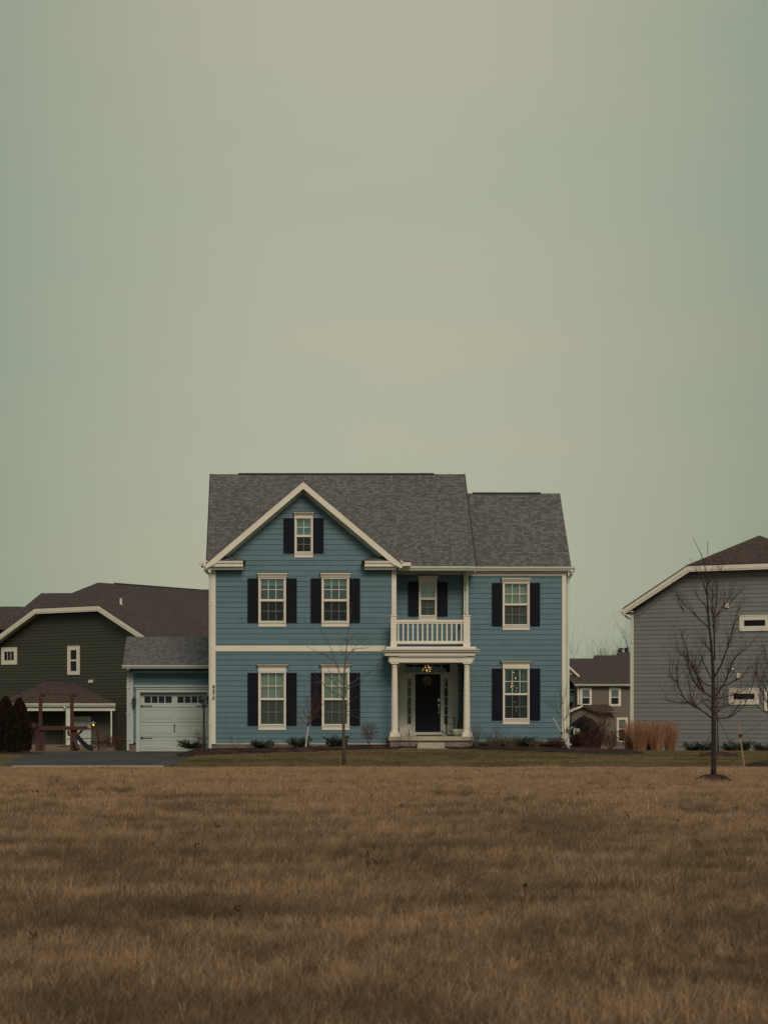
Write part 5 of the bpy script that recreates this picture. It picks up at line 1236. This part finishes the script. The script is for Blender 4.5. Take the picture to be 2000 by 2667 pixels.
m = MB(); beam(m, (960, 885), (960, 1160), Yp, Yp, .10); beam(m, (1050, 890), (985, 950), Yp, Yp, .05); beam(m, (870, 890), (880, 960), Yp, Yp, .05); beam(m, (950, 1000), (1000, 1130), Yp - .2, Yp - .5, .07); beam(m, (1240, 880), (1265, 1140), Yp, Yp + .5, .03); m.build('post', WOODR, PS)
m = MB(); sl0, sl1_ = P(*qp(985, 985), Yp - .1), P(*qp(1175, 1145), Yp - .2); wv = Vector((0, .55, 0))
pth = [sl0 + (sl1_ - sl0) * t + Vector((0, 0, -.10 * math.sin(t * 3.14))) for t in (0, .2, .4, .6, .8, 1)]
for p0, p1 in zip(pth, pth[1:]):
    m.prism([p0, p1, p1 + Vector((0, 0, -.06)), p0 + Vector((0, 0, -.06))], wv); m.prism([p0 + Vector((0, 0, .16)), p1 + Vector((0, 0, .16)), p1, p0], (0, .04, 0)); m.prism([p0 + wv + Vector((0, 0, .16)), p1 + wv + Vector((0, 0, .16)), p1 + wv, p0 + wv], (0, .04, 0))
m.build('slide', m_plain('slide_plastic', (.012, .018, .024), .4), PS)
m = MB(); beam(m, (800, 880), (800, 1090), Yp + .4, Yp + .4, .012); beam(m, (820, 880), (828, 1090), Yp + .4, Yp + .4, .012); a = P(*qp(810, 1092), Yp + .4); m.box(a.x - .22, a.x + .22, a.y - .1, a.y + .1, a.z - .02, a.z + .02); m.build('swing', BLACK, PS)
m = MB(); beam(m, (850, 1000), (1165, 990), Yp + .2, Yp + .2, .02); m.build('cross_bar', WOODR, PS)

# rocking chair on the porch
RCH = thing('rocking_chair', P(1190, 1912, 67.2), 'dark wooden rocking chair on the porch beside the front door', 'chair')
cb = Vector((P(1188, 0, 67.2).x, 67.2, .61)); chm = m_plain('chair_wood', (.035, .038, .036), .6, .2, 8); ya = R(205)
def cw(x, y, z): return cb + Vector((x * math.cos(ya) - y * math.sin(ya), x * math.sin(ya) + y * math.cos(ya), z))
# local: +x is where the sitter faces, y across
for s_ in (-.27, .27):
    m = MB(); m.tube([cw(-.45 + .9 * t, s_, .02 + .16 * (2 * t - 1) ** 2) for t in [k / 8 for k in range(9)]], .018, 5); m.build('rocker', chm, RCH)
    m = MB(); m.tube([cw(.24, s_, .07), cw(.24, s_, .62)], .026, 6); m.build('leg', chm, RCH)
    m = MB(); m.tube([cw(-.22, s_, .08), cw(-.24, s_, .42), cw(-.36, s_ * .96, 1.08)], .027, 6); m.build('leg', chm, RCH)
    m = MB(); a = [cw(-.30, s_ - .03, .63), cw(.32, s_ - .04, .63), cw(.32, s_ + .04, .63), cw(-.30, s_ + .03, .63)]; m.prism(a, (0, 0, .022)); m.build('armrest', chm, RCH)
m = MB()
for k in range(7): x = -.22 + k * .075; m.prism([cw(x, -.27, .40), cw(x + .06, -.27, .40), cw(x + .06, .27, .40), cw(x, .27, .40)], (0, 0, .02))
m.build('seat', chm, RCH)
m = MB()
for z in (.52, .64, .76, .88, .99, 1.06):
    x = -.24 - (z - .42) * .182; m.tube([cw(x, -.26, z), cw(x - .02, 0, z), cw(x, .26, z)], .017, 4)
m.build('backrest', chm, RCH)
# pots, boxes, mat, wreath
m = MB(); pc = P(1192, 1918, 66.0); pc.z = .612; m.lathe(pc, [(.10, 0), (.15, .05), (.18, .12), (.19, .2), (.195, .24), (.18, .24), (.16, .20), (.001, .19)], 24)
tag(m.build('bowl_planter', CREAM, None, smooth=True), 'round cream bowl planter beside the right porch column', 'planter')
m = MB(); a = P(1040, 1893, 65.9); b = P(1064, 1917, 65.9); m.box(a.x, b.x, 65.9, 66.25, .612, a.z); m.box(a.x - .015, b.x + .015, 65.885, 66.265, a.z, a.z + .03)
for k in range(1, 4): x = a.x + (b.x - a.x) * k / 4; m.box(x - .006, x + .006, 65.893, 65.9, .63, a.z)
tag(m.build('planter_box', m_plain('grey_white_paint', (.42, .40, .37), .6), None), 'taller white planter box beside the left porch column', 'planter', 'white planter boxes')
m = MB(); a = P(1066, 1898, 66.6); b = P(1080, 1917, 66.6); m.box(a.x, b.x, 66.6, 66.9, .612, a.z - .03); m.box(a.x - .015, b.x + .015, 66.585, 66.915, a.z - .03, a.z)
tag(m.build('planter_box', m_plain('grey_white_paint', (.40, .40, .36), .6), None), 'lower white box between planter and front door', 'planter', 'white planter boxes')
m = MB(); m.box(P(1087, 0, 66.4).x, P(1152, 0, 66.4).x, 66.2, 67.0, .612, .645); tag(m.build('doormat', m_plain('coir', (.07, .035, .025), .95, .3, 40), None), 'brown doormat in front of the dark door', 'doormat')
m = MB(); m.box(P(1165, 0, 66.8).x, P(1180, 0, 66.8).x, 66.6, 66.9, .612, .64)
tag(m.build('boot_tray', BLACK, None), 'small dark tray left of the cream bowl planter', 'tray')
WR = thing('wreath', P(1112, 1772, 68.9), 'wreath of dried pale flowers hanging on the dark front door', 'wreath')
random.seed(5); m = MB(); wc = DR.w((DR.loc(1112, 1773)[0], .01, DR.loc(1112, 1773)[1]))
for k in range(420):
    a = random.uniform(0, 6.283); r_ = random.gauss(.105, .028); c = wc + Vector((math.cos(a) * r_, random.uniform(-.05, .02), math.sin(a) * r_ * 1.1)); m.leaf(c, Vector((random.uniform(-1, 1), random.uniform(-1, .2), random.uniform(-1, 1))), .05, .03)
m.build('flowers', DRYF, WR, uv=False); m = MB()
for k in range(160): m.leaf(wc + Vector((random.gauss(-.02, .09), random.uniform(-.04, .01), -.16 - abs(random.gauss(0, .16)))), Vector((random.uniform(-1, 1), -.2, random.uniform(-1, .5))), .07, .02)
m.leaf(wc + Vector((-.28, -.02, -.36)), Vector((1, 0, .6)), .1, .03); m.build('swag', m_leaf('dry_swag', (.04, .02, .014), (.24, .10, .05)), WR, uv=False)

# indoors: chandelier behind the transom, Christmas tree and curtains behind the lower right window
CHN = thing('chandelier', P(1111, 1740, 71.5), 'lit chandelier seen through the transom above the front door', 'chandelier')
random.seed(8); cc = P(1111.5, 1741, 71.2); m = MB(); m.tube([Vector((cc.x, cc.y, 3.3)), cc + Vector((0, 0, .1))], .012, 5)
for k in range(8): a = k * math.pi / 4; m.tube([cc + Vector((0, 0, .08)), cc + Vector((math.cos(a) * .12, math.sin(a) * .12, -.05)), cc + Vector((math.cos(a) * .2, math.sin(a) * .2, .02))], .008, 4)
m.build('frame', BLACK, CHN); m = MB()
for k in range(26):
    a = random.uniform(0, 6.28); r_ = random.uniform(.04, .2); m.lathe(cc + Vector((math.cos(a) * r_, math.sin(a) * r_, random.uniform(-.16, .12))), [(.003, -.008), (.007, 0), (.003, .008)], 6)
m.build('bulbs', m_glow('candle_bulb', (1, .50, .14), 5), CHN)
XT = thing('christmas_tree', Vector((8.9, 68.3, .6)), 'Christmas tree with tiny lights behind the lower right window', 'tree')
random.seed(11); m = MB(); xb = Vector(P(1343, 0, 68.2)); xb.z = .6
for k in range(2600):
    z = random.uniform(0, 1); a = random.uniform(0, 6.28); r_ = (1 - z) * .62 * random.uniform(.4, 1) + .02; m.leaf(xb + Vector((math.cos(a) * r_, math.sin(a) * r_, z * 2.1 + .25)), Vector((math.cos(a), math.sin(a), .1)), .12, .03)
m.build('foliage', m_leaf('fir_green', (.008, .014, .008), (.025, .04, .022)), XT, uv=False)
m = MB(); m.tube([xb, xb + Vector((0, 0, 2.2))], .03, 6); m.build('trunk', BARK, XT); m = MB()
for (x, y) in ((460, 305), (487, 390), (490, 400), (418, 500), (412, 530), (424, 520), (502, 543), (498, 588), (462, 512), (505, 850), (498, 898), (470, 760), (430, 470), (484, 385)):
    p = P(*qc(x, y), 67.7); m.lathe(p, [(.003, -.009), (.0085, 0), (.003, .009)], 6)
m.build('fairy_lights', m_glow('fairy_light', (1, .55, .18), 3.5), XT)
for (x0, x1, lab) in ((325, 378, 'pale curtain at the left side of the lower right window'), (585, 665, 'pale curtain at the right side of the lower right window')):
    m = MB(); a, z1 = WG.loc(*qc(x0 - 6, 250), -.2); b = WG.loc(*qc(x1, 250), -.2)[0]; z0 = WG.loc(*qc(x0, 1040), -.2)[1]; n = 24
    if x0 < 400: xs = [a + (b - a) * k / n for k in range(n + 1)]
    else: xs = [a + (b + .05 - a) * k / n for k in range(n + 1)]
    front = [WG.w((x, -.2 + .03 * math.sin(k * 1.9), 0)) for k, x in enumerate(xs)]
    for p, q in zip(front, front[1:]): m.quad(p + Vector((0, 0, z0)), q + Vector((0, 0, z0)), q + Vector((0, 0, z1)), p + Vector((0, 0, z1)))
    tag(m.build('curtain', CURT, None), lab, 'curtain', 'curtains behind the lower right window')
# gas meter on the far side of the corner
GM = thing('gas_meter', P(1497, 1900, 67.5), 'pale grey gas meter with bent pipe right of the blue house corner', 'gas meter')
m = MB(); p = P(1500, 1905, 67.4); m.box(p.x - .11, p.x + .11, p.y - .08, p.y + .08, p.z - .1, p.z + .1); m.lathe(p + Vector((0, -.09, 0)), [(.05, -.05), (.06, 0), (.05, .05)], 10); m.build('body', GUT, GM)
m = MB(); m.tube([P(1484, 1935, 67.4), P(1484, 1903, 67.4), P(1488, 1894, 67.4), P(1496, 1894, 67.4), P(1498, 1900, 67.4)], .02, 6); m.build('pipe', GUT, GM)

# ------------------------------------------------------------------ grasses: blades grown over the sheets (geometry nodes)
def clump(nb, rad, hmin, hmax, wid, lean, seed, mat):
    random.seed(seed); m = MB()
    for k in range(nb):
        a = random.uniform(0, 6.283); r_ = rad * math.sqrt(random.random()); b = Vector((math.cos(a) * r_, math.sin(a) * r_, -.01))
        h = random.uniform(hmin, hmax); a2 = random.uniform(0, 6.283); ll = random.uniform(.2, 1) * lean
        dv = Vector((math.cos(a2), math.sin(a2), 0)) * h * ll + Vector((.22, .03, 0)) * h
        side = Vector((math.cos(a2 + 1.2), math.sin(a2 + 1.2), 0)) * wid / 2; n0 = len(m.v)
        for i, t in enumerate((0, .4, .75, 1)):
            p = b + dv * t ** 1.8 + Vector((0, 0, h * (t - .22 * ll * t ** 3))); q = side * (1 - .9 * t ** 1.5); m.v += [p - q, p + q]
        for i in range(3): c = n0 + 2 * i; m.f.append((c, c + 1, c + 3, c + 2))
    me = bpy.data.meshes.new('grass_tuft'); me.from_pydata([tuple(v) for v in m.v], [], m.f); me.materials.append(mat); me.update()
    return bpy.data.objects.new('grass_tuft', me)
def grass(name, label, poly, rows, clumps, dens, smin, smax, nscale=.5, lo=.35, bare=()):
    """poly(t,y)->x across; a ground patch carrying tufts"""
    m = MB(); nx = 30
    ys = lin(rows[0], rows[1], 40)
    for y in ys:
        for i in range(nx): x = poly(i / (nx - 1), y); m.v.append(Vector((x, y, gz(x, y) + .002)))
    for j in range(len(ys) - 1):
        for i in range(nx - 1): a = j * nx + i; m.f.append((a, a + 1, a + nx + 1, a + nx))
    o = m.build(name, THATCH, None, origin=(0, 0, 0), uv=False); tag(o, label, 'grass', kind='stuff')
    ng = bpy.data.node_groups.new(name, 'GeometryNodeTree'); N = ng.nodes; Lk = ng.links
    ng.interface.new_socket('Geometry', in_out='INPUT', socket_type='NodeSocketGeometry'); ng.interface.new_socket('Geometry', in_out='OUTPUT', socket_type='NodeSocketGeometry')
    gi = N.new('NodeGroupInput'); go = N.new('NodeGroupOutput')
    dp = N.new('GeometryNodeDistributePointsOnFaces'); dp.distribute_method = 'RANDOM'; Lk.new(gi.outputs[0], dp.inputs['Mesh'])
    pos = N.new('GeometryNodeInputPosition'); nz = N.new('ShaderNodeTexNoise'); nz.inputs['Scale'].default_value = nscale; nz.inputs['Detail'].default_value = 3
    Lk.new(pos.outputs[0], nz.inputs['Vector'])
    mr = N.new('ShaderNodeMapRange'); Lk.new(nz.outputs[0], mr.inputs[0]); mr.inputs[1].default_value = .36; mr.inputs[2].default_value = .62; mr.inputs[3].default_value = lo; mr.inputs[4].default_value = 1
    md = N.new('ShaderNodeMath'); md.operation = 'MULTIPLY'; Lk.new(mr.outputs[0], md.inputs[0]); md.inputs[1].default_value = dens; last_ = md.outputs[0]
    for (bx, by, br) in bare:      # no blades inside the mulch rings
        ds = N.new('ShaderNodeVectorMath'); ds.operation = 'DISTANCE'; Lk.new(pos.outputs[0], ds.inputs[0]); ds.inputs[1].default_value = (bx, by, 0)
        gt = N.new('ShaderNodeMath'); gt.operation = 'GREATER_THAN'; Lk.new(ds.outputs['Value'], gt.inputs[0]); gt.inputs[1].default_value = br
        ml = N.new('ShaderNodeMath'); ml.operation = 'MULTIPLY'; Lk.new(last_, ml.inputs[0]); Lk.new(gt.outputs[0], ml.inputs[1]); last_ = ml.outputs[0]
    Lk.new(last_, dp.inputs['Density'])
    jg = N.new('GeometryNodeJoinGeometry'); last = dp.outputs['Points']; K = len(clumps)
    for i, cl in enumerate(clumps):
        oi = N.new('GeometryNodeObjectInfo'); oi.inputs[0].default_value = cl; oi.transform_space = 'ORIGINAL'
        ip = N.new('GeometryNodeInstanceOnPoints'); Lk.new(last, ip.inputs['Points']); Lk.new(oi.outputs['Geometry'], ip.inputs['Instance'])
        rv = N.new('FunctionNodeRandomValue'); rv.data_type = 'INT'; rv.inputs['Min'].default_value = 0; rv.inputs['Max'].default_value = K - 1; rv.inputs['Seed'].default_value = 5
        for s_ in rv.inputs:
            if s_.name == 'Min' and s_.type == 'INT': s_.default_value = 0
            if s_.name == 'Max' and s_.type == 'INT': s_.default_value = K - 1
        cp = N.new('FunctionNodeCompare'); cp.data_type = 'INT'; cp.operation = 'EQUAL'
        ro = [q for q in rv.outputs if q.type == 'INT' and q.enabled] or [rv.outputs[2]]; Lk.new(ro[0], cp.inputs['A'] if cp.inputs['A'].type == 'INT' else cp.inputs[2])
        ints = [q for q in cp.inputs if q.type == 'INT']; 
        if not ints[0].is_linked: Lk.new(ro[0], ints[0])
        ints[1].default_value = i
        Lk.new(cp.outputs[0], ip.inputs['Selection'])
        rr = N.new('FunctionNodeRandomValue'); rr.data_type = 'FLOAT_VECTOR'
        vs_ = [q for q in rr.inputs if q.type == 'VECTOR']; vs_[0].default_value = (-.12, -.12, -.9); vs_[1].default_value = (.12, .12, .9)
        Lk.new(rr.outputs[0], ip.inputs['Rotation'])
        rs = N.new('FunctionNodeRandomValue'); rs.data_type = 'FLOAT'; fl_ = [q for q in rs.inputs if q.type == 'VALUE']; fl_[0].default_value = smin; fl_[1].default_value = smax
        rs.inputs['Seed'].default_value = 9; ro2 = [q for q in rs.outputs if q.type == 'VALUE'][0]
        ms = N.new('ShaderNodeMath'); ms.operation = 'MULTIPLY'; Lk.new(ro2, ms.inputs[0]); Lk.new(mr.outputs[0], ms.inputs[1])
        mm_ = N.new('ShaderNodeMath'); mm_.operation = 'ADD'; Lk.new(ms.outputs[0], mm_.inputs[0]); mm_.inputs[1].default_value = .15
        Lk.new(mm_.outputs[0], ip.inputs['Scale']); Lk.new(ip.outputs[0], jg.inputs[0])
    Lk.new(gi.outputs[0], jg.inputs[0]); Lk.new(jg.outputs[0], go.inputs[0])
    md_ = o.modifiers.new('tufts', 'NODES'); md_.node_group = ng; return o
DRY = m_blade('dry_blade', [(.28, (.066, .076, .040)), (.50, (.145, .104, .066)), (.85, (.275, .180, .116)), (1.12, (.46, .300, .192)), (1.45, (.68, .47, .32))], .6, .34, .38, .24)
MOWN = m_blade('mown_blade', [(.50, (.065, .060, .030)), (.8, (.14, .115, .056)), (1.2, (.26, .19, .105))], .35, .35)
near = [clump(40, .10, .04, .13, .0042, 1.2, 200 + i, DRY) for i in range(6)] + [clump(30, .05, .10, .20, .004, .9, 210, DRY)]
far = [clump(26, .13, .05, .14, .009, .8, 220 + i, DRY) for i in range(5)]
mown = [clump(30, .16, .025, .05, .012, .5, 240 + i, MOWN) for i in range(4)]
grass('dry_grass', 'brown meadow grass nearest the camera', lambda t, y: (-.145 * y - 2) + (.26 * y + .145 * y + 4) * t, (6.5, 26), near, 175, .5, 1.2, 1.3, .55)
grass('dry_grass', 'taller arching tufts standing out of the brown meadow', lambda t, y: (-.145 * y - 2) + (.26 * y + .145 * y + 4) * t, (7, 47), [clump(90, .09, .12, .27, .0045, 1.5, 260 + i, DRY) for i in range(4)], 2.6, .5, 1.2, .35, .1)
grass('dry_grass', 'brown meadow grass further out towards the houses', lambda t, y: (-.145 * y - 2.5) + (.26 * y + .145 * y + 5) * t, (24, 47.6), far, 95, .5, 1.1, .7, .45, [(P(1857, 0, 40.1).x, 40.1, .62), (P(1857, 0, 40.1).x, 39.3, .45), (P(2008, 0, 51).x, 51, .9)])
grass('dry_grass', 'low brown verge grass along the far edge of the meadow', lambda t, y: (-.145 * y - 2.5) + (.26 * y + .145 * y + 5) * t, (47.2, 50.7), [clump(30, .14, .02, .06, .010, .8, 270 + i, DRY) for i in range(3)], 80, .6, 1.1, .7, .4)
grass('mown_grass', 'short olive-brown lawn in front of the blue house', lambda t, y: -2.55 + (19 + 2.55) * t, (51.4, 62.0), mown, 45, .7, 1.2, .8, .6, [(P(1868, 0, 60.5).x, 60.5, .8), (P(2008, 0, 51).x, 51, .9)])
# seed heads and weeds standing above the grass
random.seed(77); m = MB()
for k in range(70):
    Y = random.uniform(11, 48); X = random.uniform(-.14, .25) * Y; b = Vector((X, Y, 0)); h = random.uniform(.10, .24); d = Vector((random.uniform(-.1, .1), 0, 1)) * h
    m.tube([b, b + d * .6, b + d], [.003, .0025, .002], 3, False)
    if random.random() < .5:
        for j in range(8): m.leaf(b + d + Vector((random.gauss(0, .012), random.gauss(0, .012), random.gauss(0, .015))), Vector((random.uniform(-1, 1), random.uniform(-1, 1), 1)), .035, .016)
tag(m.build('weed_stalks', m_leaf('weed_brown', (.02, .012, .010), (.09, .04, .03)), None, uv=False, origin=(0, 30, 0)), 'dark weed stalks scattered over the meadow', 'weeds', kind='stuff')
